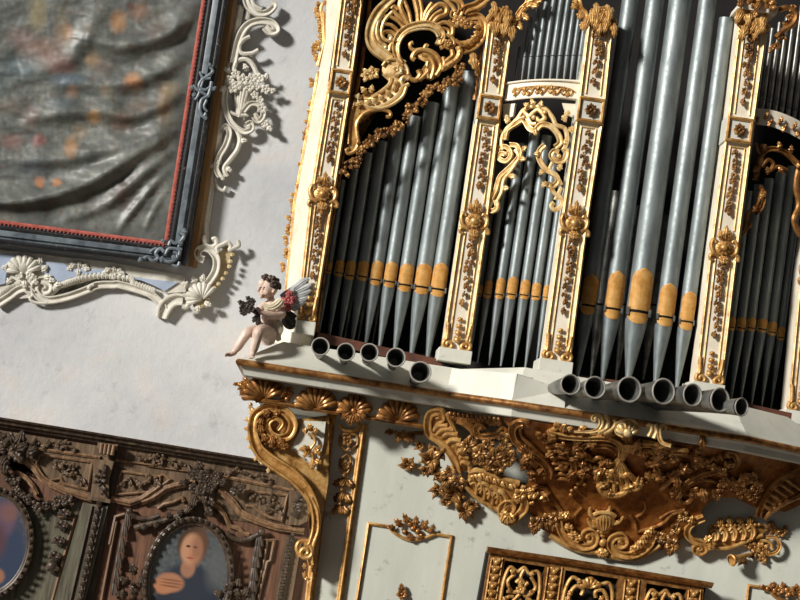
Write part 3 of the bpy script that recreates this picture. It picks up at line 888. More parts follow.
stroke(bm, SC, C1((312, 315), (295, 270), (298, 215), (330, 170), (385, 148), (440, 146), (475, 160), (490, 185)), 1.3, .02)
obj('shell_rim', bm, GOLDL, screen)
bm = nb()
for pts, r in (
    ([(300, 165), (260, 128), (218, 118), (205, 95), (240, 80), (290, 105), (320, 140)], 2.0),
    ([(345, 128), (320, 80), (300, 30), (312, -10)], 3.0), ([(355, 118), (345, 60), (322, 5)], 2.0),
    ([(392, 112), (388, 60), (372, -10)], 2.8), ([(405, 110), (410, 60), (398, -10)], 2.2),
    ([(425, 112), (450, 60), (495, 22), (530, 35), (528, 70), (490, 88), (462, 120)], 2.6), ([(412, 112), (430, 60), (460, 15)], 2.2), ([(440, 115), (470, 75), (510, 50)], 1.8),
    ([(290, 185), (255, 160), (215, 165), (220, 200), (255, 205), (280, 200)], 2.2), ([(285, 205), (255, 225), (245, 255)], 2.2), ([(265, 50), (285, 75), (330, 115)], 2.4), ([(255, 45), (270, 30), (290, 50)], 2.0)):
    stroke(bm, SC, C1(*pts), r, .0)
plate(bm, SC, C1((300, 170), (330, 135), (385, 112), (440, 110), (470, 125), (430, 130), (385, 135), (335, 155), (305, 185)), .02, .0)
obj('ribbed_shell', bm, GOLD, screen)
bm = nb()
for pts, r in (
    ([(545, -15), (595, 10), (607, 45), (590, 80), (565, 80), (570, 60)], 3.4), ([(520, -10), (560, 30), (575, 60)], 2.4),
    ([(735, -10), (680, 30), (635, 45), (612, 65)], 4.5), ([(725, 20), (690, 45), (650, 70)], 2.2),
    ([(640, 92), (690, 85), (718, 120), (712, 180), (675, 225), (625, 250), (590, 240)], 4.0), ([(660, 110), (690, 120), (685, 170), (650, 205), (600, 215), (575, 200)], 2.2),
    ([(488, 125), (525, 112), (560, 132), (562, 170), (540, 185)], 2.4), ([(510, 140), (540, 150), (545, 170)], 1.8),
    (([(515, 245), (500, 210), (520, 180), (555, 185), (570, 215), (550, 240), (527, 228), (535, 208)]), 2.4), ([(545, 100), (560, 120), (590, 130), (620, 110)], 2.2)):
    stroke(bm, SC, C1(*pts), r, .0, BAND if r > 3 else ROUND)
for i, q in enumerate(((640, 240), (665, 225), (690, 200), (705, 170), (705, 135))):
    p = C1(q)[0]; leaf(bm, SC, p[0], p[1], 120 + i * 15, 8, 2.6, .012, lobes=0)
for q in ((610, 108), (590, 100), (640, 120)):
    p = C1(q)[0]; flower(bm, SC, p[0], p[1], 6, 5, .01)
p = C1((540, 215))[0]; flower(bm, SC, p[0], p[1], 4.5, 5, .01)
leaf(bm, SC, *C1((670, 262))[0], 255, 20, 4.5, .0, bend=50); stroke(bm, SC, C1((670, 300), (685, 330), (690, 360), (675, 365)), 2.2, .005)
obj('right_scrollwork', bm, GOLD, screen)
bm = nb()
dome(bm, SC, C1((360, 255), (380, 240), (440, 245), (480, 260), (500, 300), (505, 340), (490, 380), (455, 405), (420, 390), (395, 360), (430, 330), (425, 295), (385, 290)), .02, .0, .02)
for pts, r in (
    ([(480, 380), (505, 330), (480, 275), (430, 250), (385, 255), (362, 285), (375, 300)], 2.6), ([(455, 395), (470, 335), (448, 285), (410, 272)], 2.4), ([(445, 390), (432, 350), (440, 310)], 2.2), ([(495, 360), (520, 320), (515, 285)], 2.2),
    ([(385, 255), (358, 245), (350, 222), (365, 212)], 2.0), ([(420, 245), (430, 225), (442, 232)], 1.8),
    ([(390, 350), (400, 375), (380, 400), (355, 395), (340, 370)], 2.6), ([(420, 330), (440, 350), (420, 380), (395, 400)], 2.4),
    ([(590, 232), (600, 260), (585, 295), (545, 325), (505, 345)], 3.4), ([(560, 250), (560, 280), (525, 310)], 2.4)):
    stroke(bm, SC, C1(*pts), r, .012)
for q in ((598, 240), (600, 265), (588, 292), (565, 312), (540, 330), (515, 345)):
    p = C1(q)[0]; ball(bm, SC, p[0], p[1], 2.6, .02)
obj('flame_leaf', bm, GOLD, screen)
bm = nb()
dome(bm, SC, C1((212, 330), (240, 300), (290, 302), (325, 330), (338, 370), (318, 400), (285, 395), (240, 402), (208, 375)), .03, .0, .012)
stroke(bm, SC, C1((212, 330), (240, 298), (290, 300), (330, 330), (340, 372), (318, 405)), 1.6, .01)
p = C1((288, 352))[0]; flower(bm, SC, p[0], p[1], 6, 6, .012)
stroke(bm, SC, C1((345, 395), (320, 385), (305, 405), (320, 430), (345, 420)), 2.2, .015)
obj('cartouche', bm, GOLDL, screen)
bm = nb()
stroke(bm, SC, [p + (r,) for p, r in zip(C1((285, 398), (275, 440), (240, 478), (195, 505), (150, 518), (112, 500)), (8, 8.5, 9, 8.5, 7, 3))], 1, .0, BAND, .5)
for i, (q, a) in enumerate((((300, 425), 50), ((285, 450), 40), ((262, 475), 60), ((232, 493), 75), ((200, 505), 85), ((172, 512), 95))):
    p = C1(q)[0]; leaf(bm, SC, p[0] - 2, p[1] + 2, a + 60, 9, 2.6, .012, lobes=0)
stroke(bm, SC, C1((335, 420), (315, 478), (265, 520), (205, 542), (150, 535), (120, 520)), 1.8, .015)
for q, a in (((110, 490), 150), ((130, 470), 110), ((115, 510), 190), ((150, 465), 60)):
    p = C1(q)[0]; leaf(bm, SC, p[0], p[1], a, 9, 3, .004, bend=30)
obj('descending_band', bm, GOLDL, screen)
bm = nb()
plate(bm, SC, C2((175, 100), (215, 68), (262, 62), (240, 95), (230, 130), (250, 150), (290, 145), (262, 158), (218, 178), (188, 220), (188, 270), (192, 310), (178, 345), (150, 372), (130, 360), (140, 330), (152, 200)), .03, .0)
stroke(bm, SC, C2((330, 185), (352, 180), (345, 158), (290, 148), (225, 165), (185, 215), (185, 270), (192, 315), (172, 355), (142, 368), (130, 350), (145, 345)), 2.0, .008)
stroke(bm, SC, C2((175, 100), (150, 200), (142, 320)), 1.2, .006)
obj('corner_wing', bm, GOLD, screen)
bm = nb()
garland(bm, SC, C2((115, 455), (150, 420), (195, 385), (215, 335), (265, 305), (320, 250), (375, 235), (415, 200), (440, 150), (490, 125), (520, 60), (580, 40), (640, 20), (690, 5)) + C1((600, 365), (640, 335)), 4.8, .01, .58, jit=.7)
obj('flower_garland', bm, GOLDR, screen)
bm = nb()
p = C1((165, 365))[0]; flower(bm, SC, p[0], p[1], 7, 5, .0); p = C1((130, 375))[0]
for a in (170, 120, 220, 60): leaf(bm, SC, p[0] + 3, p[1], a, 9, 3, .0, bend=30)
obj('side_flower', bm, GOLDL, screen)
# ================================================================== pipes
def flue(name, label, group, Y, mx, my, dia, mtop, mbot, foot, top, mat=TIN, mouth=True, slit=True, foot_r=.16):
    """upright flue pipe; mx,my = middle of the mouth, everything measured at depth Y"""
    c = at(mx, my, Y); k = (c - CAM).length / FPX; r = dia * k / 2
    lean = .150
    zb = c.z - (foot - my) * k * 1.0; zt_ = c.z + (my - top) * k; zcut = c.z - (mbot - my) * k * .62
    zm0, zm1 = c.z - (mbot - my) * k, c.z + (my - mtop) * k
    t = thing(name, label, 'organ pipe', (c.x, c.y, zb), group)
    bm = nb(); lathe(bm, Vector((c.x, c.y, zcut)), Vector((0, 0, 1)), [(0, r), (zt_ - zcut, r), (zt_ - zcut, r * .9), (zt_ - zcut - .05, r * .88)], 20, True, True)
    obj('pipe_body', bm, mat, t)
    bm = nb(); lathe(bm, Vector((c.x, c.y, zb)), Vector((0, 0, 1)), [(0, r * foot_r), ((zcut - zb) * .5, r * .62), ((zcut - zb) * .85, r * .92), (zcut - zb - .0008, r * .985)], 20)
    obj('pipe_foot', bm, mat, t)
    if mouth:
        def patch(z0, z1, up):
            bm = nb(); rows = []; nz, na = 10, 8
            for i in range(nz + 1):
                v = i / nz; z = z0 + (z1 - z0) * v
                e = v if up else 1 - v
                e0 = .72 if up else .25
                w = 1.0 if e < e0 else math.sqrt(max(1 - ((e - e0) / (1 - e0)) ** 2, .001))
                fq = (z - zb) / (zcut - zb); rz = r if z >= zcut else r * (.985 - (1 - fq) * .44 if fq > .85 else .92 - (.85 - fq) * .86)
                row = []
                for j in range(na + 1):
                    a = math.asin(.86 * (-1 + 2 * j / na) * max(w, .05))
                    row.append(bm.verts.new((c.x + math.sin(a) * (rz + .003), c.y - math.cos(a) * (rz + .003), z)))
                rows.append(row)
            for A, B in zip(rows, rows[1:]):
                for j in range(na): bm.faces.new([A[j], A[j + 1], B[j + 1], B[j]])
            ret = bmesh.ops.solidify(bm, geom=bm.faces[:], thickness=.002)
            return bm
        zs_ = zcut + r * .08
        obj('upper_lip', patch(zs_ + r * .18, zm1, True), MOUTH, t)
        obj('lower_lip', patch(zm0, zs_ - r * .06, False), MOUTH, t)
        bm = nb(); rows = []
        for z in (zs_ - r * .14, zs_ + r * .24):
            rows.append([(c.x + math.sin(R(-62 + 124 * j / 8)) * (r + .001), c.y - math.cos(R(-62 + 124 * j / 8)) * (r + .001), z) for j in range(9)])
        A = [bm.verts.new(p) for p in rows[0]]; B = [bm.verts.new(p) for p in rows[1]]
        for j in range(8): bm.faces.new([A[j], A[j + 1], B[j + 1], B[j]])
        bmesh.ops.solidify(bm, geom=bm.faces[:], thickness=.0015)
        sl_ = obj('mouth_slit', bm, DARK, t)  # near-black strip painted as the unlit mouth opening
        bm = nb()
        for sg in (-1, 1):
            x = c.x + sg * r * .9; y = c.y - r * .5
            box(bm, x - r * .1, x + r * .1, y - r * .35, y + .01, zs_ - r * .3, zs_ + r * .35)
        obj('mouth_ear', bm, LEAD, t, smooth=False)
    else:
        bm = nb(); rows = []
        for z in (zcut, zcut + r * .28):
            rows.append([(c.x + math.sin(R(-60 + 120 * j / 6)) * (r + .001), c.y - math.cos(R(-60 + 120 * j / 6)) * (r + .001), z) for j in range(7)])
        A = [bm.verts.new(p) for p in rows[0]]; B = [bm.verts.new(p) for p in rows[1]]
        for j in range(6): bm.faces.new([A[j], A[j + 1], B[j + 1], B[j]])
        bmesh.ops.solidify(bm, geom=bm.faces[:], thickness=.0015)
        obj('mouth_slit', bm, DARK, t)
        return t
        bm = nb(); rows = []
        for z in (zcut + r * .3, zcut + r * 3.4):
            rows.append([(c.x + math.sin(R(-50 + 100 * j / 6)) * (r + .001), c.y - math.cos(R(-50 + 100 * j / 6)) * (r + .001), z) for j in range(7)])
        A = [bm.verts.new(p) for p in rows[0]]; B = [bm.verts.new(p) for p in rows[1]]
        for j in range(6): bm.faces.new([A[j], A[j + 1], B[j + 1], B[j]])
        bmesh.ops.solidify(bm, geom=bm.faces[:], thickness=.0015)
        obj('upper_lip', bm, MOUTH, t)
    return t
ORD = ['first', 'second', 'third', 'fourth', 'fifth', 'sixth', 'seventh', 'eighth', 'ninth', 'tenth', 'eleventh']
# left bay: nine front pipes rising to the right
L = [(328.7, 268, 7.5, 261, 274, 352, 178), (339.3, 268.6, 9.5, 260, 277.5, 350, 166), (350.3, 270.5, 10.5, 260.5, 281, 352, 150), (362.8, 271.6, 11.5, 261, 282, 354, 138), (376.7, 273.4, 12.8, 261, 286.5, 352, 124),
     (390.6, 275.2, 13.6, 262, 288.5, 354, 112), (406, 277, 15.4, 264, 293, 358, 98), (422.8, 279, 16.8, 264, 295.5, 362, 80), (439, 280.7, 16.8, 263.5, 298, 364, 66)]
for i, (mx, my, d, mt, mb, ft, tp) in enumerate(L):
    kind = 'slender' if i < 3 else ('medium' if i < 6 else 'wide')
    flue('flue_pipe', '%s grey organ pipe with gilt mouth, %s from the left in the left bay' % (kind, ORD[i]), 'front pipes of the left bay', -.73, mx, my, d, mt, mb, ft, tp)
for i, (mx, tp, d) in enumerate(((356.5, 123, 7), (370, 126, 7.5), (385, 150, 6))):
    flue('flue_pipe', 'thin unlit pipe behind the front row of the left bay, %s from the left' % ORD[i], 'rear pipes of the left bay', -.52, mx - 2, 275, d, 268, 280, 350, tp, LEAD, False)
# canted bay, lower row
L = [(479.5, 292, 5.5, 285, 297, 362, 180), (488, 290, 8, 280, 299, 364, 160), (500, 289, 9.8, 278, 300, 366, 140), (512, 289, 11, 277, 300, 367, 128), (524.7, 290.6, 10.2, 280, 300, 368, 132), (536, 292.5, 9.4, 283, 301, 370, 150), (546.5, 294, 7.5, 285, 301, 371, 180)]
for i, (mx, my, d, mt, mb, ft, tp) in enumerate(L):
    flue('flue_pipe', 'pale grey pipe, %s from the left of seven under the bright carved arch' % ORD[i], 'pipes under the bright arch', -.83 - .02 * i, mx, my, d, mt, mb, ft, tp)
# canted bay, upper row
tops = [47, 17, 8, 1, -8, -14, -8, 4, 16, 30]
for i in range(10):
    x0 = [518.5, 525, 531.5, 538.5, 546, 553.5, 560.5, 567.5, 574, 580.5][i]
    flue('flue_pipe', 'small silver pipe, %s from the left in the row above the bright curved shelf' % ORD[i], 'small pipes above the curved shelf', -.87 - .02 * i, x0, 57.5 - i * .55, [3.2, 4.2, 4.6, 5, 5.4, 5.6, 5.2, 4.8, 4.4, 4][i], 52, 58, 86, tops[i], TIN, False)
# centre bay: large pipes
L = [(589, 293.5, 17, 275, 316, 380, -90, 'shaded big'), (614, 296, 19, 271.5, 320.5, 383, -70, 'big'), (639.4, 297, 24, 269, 325, 385, -90, 'widest'), (666, 305.6, 18.5, 284, 327.5, 390, -40, 'big'), (687, 311, 15.5, 292, 331, 392, 12, 'shortest big')]
for i, (mx, my, d, mt, mb, ft, tp, w) in enumerate(L):
    flue('flue_pipe', '%s silver pipe with gilt mouth, %s from the left in the central bay' % (w, ORD[i]), 'large pipes of the central bay', -1.0, mx, my, d, mt, mb, ft, tp)
for i, (mx, d, tp) in enumerate(((602, 14, 190), (627, 12, 205), (654, 12, 215))):
    flue('flue_pipe', 'dark pipe behind the large pipes of the central bay, %s from the left' % ORD[i], 'rear pipes of the central bay', -.65, mx, 300, d, 290, 310, 380, tp, LEAD, False)
# far canted bay in shade
L = [(731, 324, 8), (740.6, 324.7, 9.5), (750.5, 324.7, 9.5), (761.5, 326, 10.5), (771.5, 329, 9.5), (780.5, 334, 7.5)]
for i, (mx, my, d) in enumerate(L):
    flue('flue_pipe', 'dark shaded pipe with gilt mouth, %s from the left in the far right bay' % ORD[i], 'shaded pipes of the far right bay', -.78 + .015 * i, mx, my, d, my - 7, my + 7, 404 + i, 190 - 6 * i)
for i in range(9):
    flue('flue_pipe', 'thin dark pipe, %s from the left above the far right shelf' % ORD[i], 'small pipes above the far right shelf', -.76 + .015 * i, 757 + i * 6.4, 96 + i * 2.2, 4.6, 90 + i * 2, 100 + i * 2, 112 + i * 3, 34 - i * 6, LEAD, False)

# ================================================================== horizontal trumpets
def trumpet(px, py, rp, Yf, ln, label, group, fan=0.0):
    f = at(px, py, Yf); k = (f - CAM).length / FPX; r = rp * k
    ax = Vector((fan, 1, -.04)).normalized()
    t = thing('trumpet_pipe', label, 'horizontal organ pipe', f + ax * ln, group)
    bm = nb()
    lathe(bm, f, ax, [(0, r * 1.0), (.0, r * .86), (.06, r * .74), (.2, r * .6), (ln * .55, r * .48), (ln * .55, r * .56), (.22, r * .68), (.08, r * .84), (.012, r * .98)], 24, False, False)
    lathe(bm, f + ax * (ln * .5), ax, [(0, r * .57), (ln * .5, r * .40)], 16)
    # close the mouth tube outside to its first ring
    obj('bell_and_tube', bm, LEAD, t)
    bm = nb(); prof = [(math.cos(a * PI / 4), math.sin(a * PI / 4)) for a in range(8)]
    X = ax.orthogonal().normalized(); Y = ax.cross(X)
    P = [f + (X * math.cos(2 * PI * i / 28) + Y * math.sin(2 * PI * i / 28)) * r * .96 for i in range(28)]
    sweep(bm, P, [-ax] * 28, [r * .085] * 28, prof, 1.0, True)
    obj('bell_rim', bm, ZINC, t)
    bm = nb(); lathe(bm, f + ax * (ln * .53), ax, [(0, r * .47), (.005, r * .47)], 16); obj('tube_bore', bm, DARK, t)  # bore is a near-black disc, its shade put into the colour
    bm = nb(); m = f + ax * (ln * .78); lathe(bm, m, ax, [(0, r * .54), (.03, r * .54)], 16); obj('tuning_collar', bm, LEAD, t)
for i, (px, py, r) in enumerate(((320.5, 346.5, 9), (346, 352, 9), (369.5, 352.5, 9), (396, 357.5, 9.6), (420.5, 372, 10.6))):
    trumpet(px, py, r, -1.42 - (.12 if i == 4 else 0), .52, 'dull metal trumpet pipe pointing out over the left ledge, %s from the left' % ORD[i], 'trumpets over the left ledge')
for i, (px, py, r, ln) in enumerate(((570.5, 384.5, 10.2, .5), (595, 387.5, 11, .5), (629.5, 389.5, 12.8, .55), (663.5, 391.5, 12.8, .6), (692.5, 395, 11.2, .6), (720, 400, 12, .7), (741.5, 407, 9, .7))):
    trumpet(px, py, r, -1.62 - .03 * i, ln + .02 * i, 'horizontal trumpet pipe under the large central pipes, %s from the left' % ORD[i], 'trumpets under the central bay', -.18 - .09 * max(i - 1, 0))
# ================================================================== gilded carving under the centre of the ledge
def yl(px): return 394 + (px - 447) * .1465
def cove(px, py):
    h = 118 + 12 * math.sin(PI * min(max((px - 440) / 330, 0), 1))
    s = min(max((py - yl(px) - 12) / h, 0), 1)
    out = .22 + .26 * min(max((px - 430) / 100, 0), 1) - .28 * min(max((px - 680) / 130, 0), 1) ** 1.2
    return YG - .015 - out * (1 - s) ** 1.7
CV = Func(cove); CV.rf = 1.3
carv = thing('gilded_corbel_carving', 'huge gilded rococo carving of shells, scrolls and flowers under the centre of the organ ledge', 'carving', at(640, 560, YG - .02))
K1, K2, K3, K4, K5 = crop(380, 390, 4.286), crop(480, 400, 5), crop(500, 470, 4), crop(590, 400, 5.333), crop(660, 430, 4)
GROUND = gold('brown_worn_gilding', (170, 112, 52), (142, 86, 36), (96, 54, 22), .42, .4)
def field(name, S, pts, thick, mat, parent, div=9):
    """curved board with a traced outline, meshed finely so that it follows the cove"""
    xs = [p[0] for p in pts]; ys = [p[1] for p in pts]
    bm = nb(); step = 5.0; grid = {}
    def inside(x, y):
        c = False; n = len(pts)
        for i in range(n):
            x1, y1 = pts[i][:2]; x2, y2 = pts[i - 1][:2]
            if (y1 > y) != (y2 > y) and x < (x2 - x1) * (y - y1) / (y2 - y1) + x1: c = not c
        return c
    import itertools
    nx = int((max(xs) - min(xs)) / step) + 2; ny = int((max(ys) - min(ys)) / step) + 2
    from mathutils.geometry import delaunay_2d_cdt
    P = [Vector((p[0], p[1])) for p in pts]; n = len(P)
    for i in range(nx):
        for j in range(ny):
            x, y = min(xs) + i * step, min(ys) + j * step
            if inside(x, y) and min((Vector((x, y)) - q).length for q in P) > 2.5: P.append(Vector((x, y)))
    V, E, F, _, _, _ = delaunay_2d_cdt(P, [], [list(range(n))], 1, 1e-4)
    top = [bm.verts.new(S(v.x, v.y, .0)) for v in V]; bot = [bm.verts.new(S(v.x, v.y, -thick)) for v in V]
    cnt = {}
    for f in F:
        bm.faces.new([top[i] for i in f]); bm.faces.new([bot[i] for i in f[::-1]])
        for a, b in zip(f, f[1:] + f[:1]):
            k = (min(a, b), max(a, b)); cnt[k] = cnt.get(k, 0) + 1
    for (a, b), c in cnt.items():
        if c == 1: bm.faces.new([top[a], top[b], bot[b], bot[a]])
    return obj(name, bm, mat, parent)
lower = K3((-10, 120), (30, 45), (90, 60), (130, 70), (160, 55), (200, 20))
g = field('curved_ground', CV, [(500, 416), (545, 423), (600, 431), (700, 446), (760, 455), (812, 464), (812, 500), (785, 512), (752, 506), (735, 498), (715, 497), (703, 508), (697, 522), (688, 534), (668, 548), (640, 556), (612, 554), (582, 547), (560, 540), (540, 528), (529, 512), (520, 497), (526, 484), (540, 474), (528, 452)], .04, GROUND, carv)
# raised veins on the ground
bm = nb()
for pts, r in (([(300, 215), (302, 180), (330, 150)], 1.3), ([(548, 250), (540, 205), (520, 180)], 1.3), ([(575, 120), (582, 150), (570, 172), (545, 188)], 1.2), ([(550, 248), (600, 235), (650, 215), (690, 178), (740, 160)], 1.5), ([(130, 72), (178, 68), (212, 118), (255, 178)], 2.0), ([(640, 195), (680, 170), (730, 160)], 1.0)):
    stroke(bm, CV, K3(*pts), r, .004)
leaf(bm, CV, *K3((165, 85))[0], 300, 14, 4.5, .004)
obj('raised_vein', bm, GOLDB, carv)
# left S scroll
def piece(name, build, mat=GOLDB):
    bm = nb(); build(bm); return obj(name, bm, mat, carv)
def b(bm):
    dome(bm, CV, K1((208, 110), (250, 82), (285, 105), (330, 190), (365, 245), (388, 300), (388, 342), (340, 352), (322, 295), (270, 235), (215, 195)), .04, .0, .02)
    stroke(bm, CV, K1((250, 128), (268, 118), (262, 95), (238, 92), (212, 108), (204, 150), (215, 188), (255, 215), (298, 262), (325, 312), (332, 352)), 3.2, .012, BAND, 1)
    stroke(bm, CV, K1((285, 100), (320, 165), (345, 225), (375, 275), (388, 345)), 2.0, .012)
    for p, q in (((228, 178), (292, 150)), ((240, 195), (318, 168)), ((262, 212), (335, 188)), ((285, 235), (348, 215)), ((328, 255), (360, 238)), ((335, 278), (372, 262)), ((342, 302), (380, 290)), ((345, 325), (384, 315))):
        m = ((p[0] + q[0]) / 2 - 8, (p[1] + q[1]) / 2 - 14); stroke(bm, CV, K1(p, m, q), 2.6, .016, taper=(.5, .9))
piece('left_scroll', b, GOLD)
def b(bm):
    dome(bm, CV, K1((372, 372), (390, 345), (440, 342), (500, 368), (560, 388), (600, 402), (640, 430), (600, 480), (540, 525), (480, 505), (420, 465), (372, 412)), .04, .0, .018)
    q = K1((382, 352), (430, 343), (480, 362), (540, 384), (598, 400))
    stroke(bm, CV, q, 2.4, .014)
    for i, (x, y) in enumerate(K1((400, 358), (432, 352), (462, 362), (495, 372), (530, 385), (565, 395))): leaf(bm, CV, x, y, 285, 9, 4.2, .014, lobes=0, rise=.2)
    for i, (x, y) in enumerate(K1((408, 395), (442, 418), (478, 438), (512, 455))):
        stroke(bm, CV, [(x - 6, y - 1, 1.6), (x - 2, y - 5, 2.0), (x + 4, y - 3, 2.2), (x + 7, y + 4, 1.8), (x + 5, y + 11, 1.4)], 1, .018)
        stroke(bm, CV, [(x - 5, y + 2, 1.4), (x, y, 1.6), (x + 2, y + 5, 1.6), (x + 1, y + 12, 1.2)], 1, .018)
    stroke(bm, CV, K1((368, 412), (415, 460), (475, 500), (530, 522)), 2.0, .012)
piece('scalloped_band', b, GOLD)
def b(bm):
    stroke(bm, CV, K3((62, 102), (95, 115), (98, 150), (70, 180), (40, 205), (15, 190), (8, 150), (30, 130), (48, 145), (38, 165)), 3.4, .012, BAND)
    for a in (250, 220, 285): leaf(bm, CV, *K3((35, 170))[0], a, 13, 4, .02, bend=30)
    flower(bm, CV, *K3((80, 100))[0], 7, 5, .02)
    garland(bm, CV, K3((105, 85), (130, 100), (140, 125)), 4.5, .02, .7)
piece('curled_volute', b, GOLD)
BD = BODY
def star(bm, S, x, y, r, n=6, rot=0):
    for i in range(n): leaf(bm, S, x, y, rot + 360 * i / n + rnd.uniform(-12, 12), r * rnd.uniform(.75, 1.15), r * .25, .008, bend=rnd.uniform(-50, 50), lobes=1, rise=.55)
    ball(bm, S, x, y, r * .25, .02)
STEMS = [((120, 318), 12, 5), ((172, 240), 8, 5), ((222, 295), 13, 6), ((255, 275), 8, 5), ((200, 345), 8, 5), ((255, 370), 9, 5), ((285, 385), 9, 6), ((332, 385), 9, 6), ((345, 400), 8, 5), ((248, 428), 10, 5), ((315, 445), 13, 7), ((285, 480), 8, 5), ((365, 520), 13, 6), ((400, 495), 8, 5), ((340, 470), 8, 5), ((95, 195), 7, 5), ((300, 345), 8, 5), ((190, 300), 7, 4), ((232, 345), 8, 5), ((225, 255), 7, 4), ((275, 425), 9, 5), ((345, 430), 8, 5)]
for (q, r, n) in STEMS:
    bm = nb(); x, y = K1(q)[0]; star(bm, BD if q[0] < 200 or q[1] > 400 else CV, x, y, r, n, rnd.uniform(0, 60))
    obj('leaf_flower', bm, GOLDR, carv)
def b(bm):
    stroke(bm, BODY, K1((60, 178), (95, 195), (140, 185), (185, 185)), 2.0, .02)
    for q, a in (((90, 190), 230), ((110, 190), 290), ((140, 185), 250), ((165, 140), 100), ((170, 130), 60), ((60, 180), 170)): leaf(bm, BODY, *K1(q)[0], a, 10, 3.2, .02, bend=30)
piece('leafy_stem', b, GOLDR)
def b(bm):
    for i in range(12): 
        x, y = K1((300 + i * 19, 100 + i * 2.2))[0]; leaf(bm, CV, x, y, 270, 8, 2.8, .0, lobes=0); ball(bm, CV, x, y, 2.2, .02)
    stroke(bm, CV, K1((450, 165), (440, 150), (420, 155), (418, 178), (440, 195), (500, 188), (535, 165)), 2.8, .02, BAND)
    stroke(bm, CV, K1((330, 130), (370, 150), (400, 180), (395, 200)), 2.4, .02); stroke(bm, CV, K1((350, 125), (390, 150), (415, 185)), 1.8, .02)
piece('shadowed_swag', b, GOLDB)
for q, r in (((375, 240), 8), ((428, 268), 9), ((488, 290), 10), ((465, 232), 7), ((530, 205), 7), ((552, 290), 9), ((505, 335), 7), ((440, 300), 6), ((540, 240), 7), ((400, 210), 6), ((520, 265), 7)):
    bm = nb(); x, y = K1(q)[0]; flower(bm, CV, x, y, r, 5, .02); leaf(bm, CV, x, y + 2, rnd.uniform(230, 310), r * 1.4, r * .4, .01); obj('small_flower', bm, GOLDR, carv)
# big S scroll and ribbed band
def b(bm):
    stroke(bm, CV, K2((235, 125), (222, 108), (190, 110), (165, 140), (178, 190), (230, 242), (300, 292), (342, 338), (338, 385)), 3.4, .02, BAND, 1.1)
    stroke(bm, CV, K2((215, 130), (200, 150), (215, 190), (262, 232), (318, 285)), 1.6, .02)
    dome(bm, CV, K2((190, 230), (230, 245), (300, 300), (335, 345), (325, 390), (270, 385), (215, 330)), .03, .0, .02)
    for q, a, L in (((235, 270), 100, 11), ((250, 300), 60, 10), ((245, 320), 200, 11), ((260, 345), 250, 10), ((290, 340), 300, 11), ((255, 375), 280, 10), ((300, 370), 20, 8), ((225, 260), 150, 9)): leaf(bm, CV, *K2(q)[0], a, L, 3.4, .02, bend=40)
piece('great_scroll', b, GOLDB)
def b(bm):
    stroke(bm, CV, K2((335, 155), (375, 175), (425, 225), (462, 290), (470, 345), (458, 400)), 2.6, .02, BAND, 1)
    pr = ((300, 195), (372, 180)), ((318, 215), (392, 205)), ((332, 240), (410, 232)), ((345, 265), (425, 260)), ((355, 292), (437, 290)), ((362, 320), (446, 318)), ((370, 348), (452, 348)), ((375, 375), (452, 376)), ((378, 398), (448, 402))
    for p, q in pr: stroke(bm, CV, K2(p, ((p[0] + q[0]) / 2, (p[1] + q[1]) / 2 - 10), q), 2.0, .022, taper=(.6, .9))
    for q in ((490, 415), (510, 405), (525, 420), (480, 440), (460, 455), (455, 475)): ball(bm, CV, *K2(q)[0], 2.6, .02)
piece('ribbed_band', b, GOLDB)
def b(bm):
    stroke(bm, CV, K2((345, 160), (380, 140), (390, 128), (372, 122)), 2.2, .02)
    stroke(bm, CV, K2((345, 158), (420, 178), (520, 186), (620, 186), (680, 202), (708, 240), (705, 285)), 2.6, .035, BAND)
    stroke(bm, CV, K4((215, 280), (225, 255), (260, 235), (320, 235), (380, 250), (450, 270), (520, 275)), 2.4, .035, BAND)
    stroke(bm, CV, K4((255, 290), (275, 270), (310, 270), (335, 285)), 1.6, .03)
    for q, a in (((430, 150), 20), ((470, 155), 160), ((500, 150), 30)): leaf(bm, CV, *K2(q)[0], a, 8, 2.6, .03)
piece('long_arch_lip', b, GOLD)
TOP = Func(lambda px, py: YC - .03)
def b(bm):
    stroke(bm, TOP, K2((470, 158), (540, 160), (585, 150), (606, 118), (600, 88), (578, 80), (566, 94), (578, 104)), 2.8, .01, BAND, taper=(.35, .8))
    stroke(bm, TOP, K2((590, 165), (628, 145), (642, 110), (632, 85), (618, 88)), 2.4, .01); stroke(bm, TOP, K2((620, 168), (660, 145), (676, 115), (668, 98)), 2.0, .01)
    stroke(bm, TOP, K2((715, 185), (690, 172), (680, 148), (692, 118), (728, 105), (765, 110), (788, 140), (785, 170)), 2.6, .01, BAND, taper=(.35, .8))
    ball(bm, TOP, *K2((738, 160))[0], 5.5, .02); shell(bm, TOP, *K2((738, 180))[0], 90, 12, 120, 6, .01)
    stroke(bm, TOP, K4((300, 140), (325, 132), (328, 160), (310, 195)), 2.0, .01); stroke(bm, TOP, K4((345, 130), (355, 165), (340, 205)), 2.4, .01)
    stroke(bm, TOP, K4((400, 165), (405, 145), (385, 140), (368, 158), (370, 200), (390, 232), (430, 245)), 2.4, .01, BAND, taper=(.35, .8))
piece('crest_scrollwork', b, GOLDL)
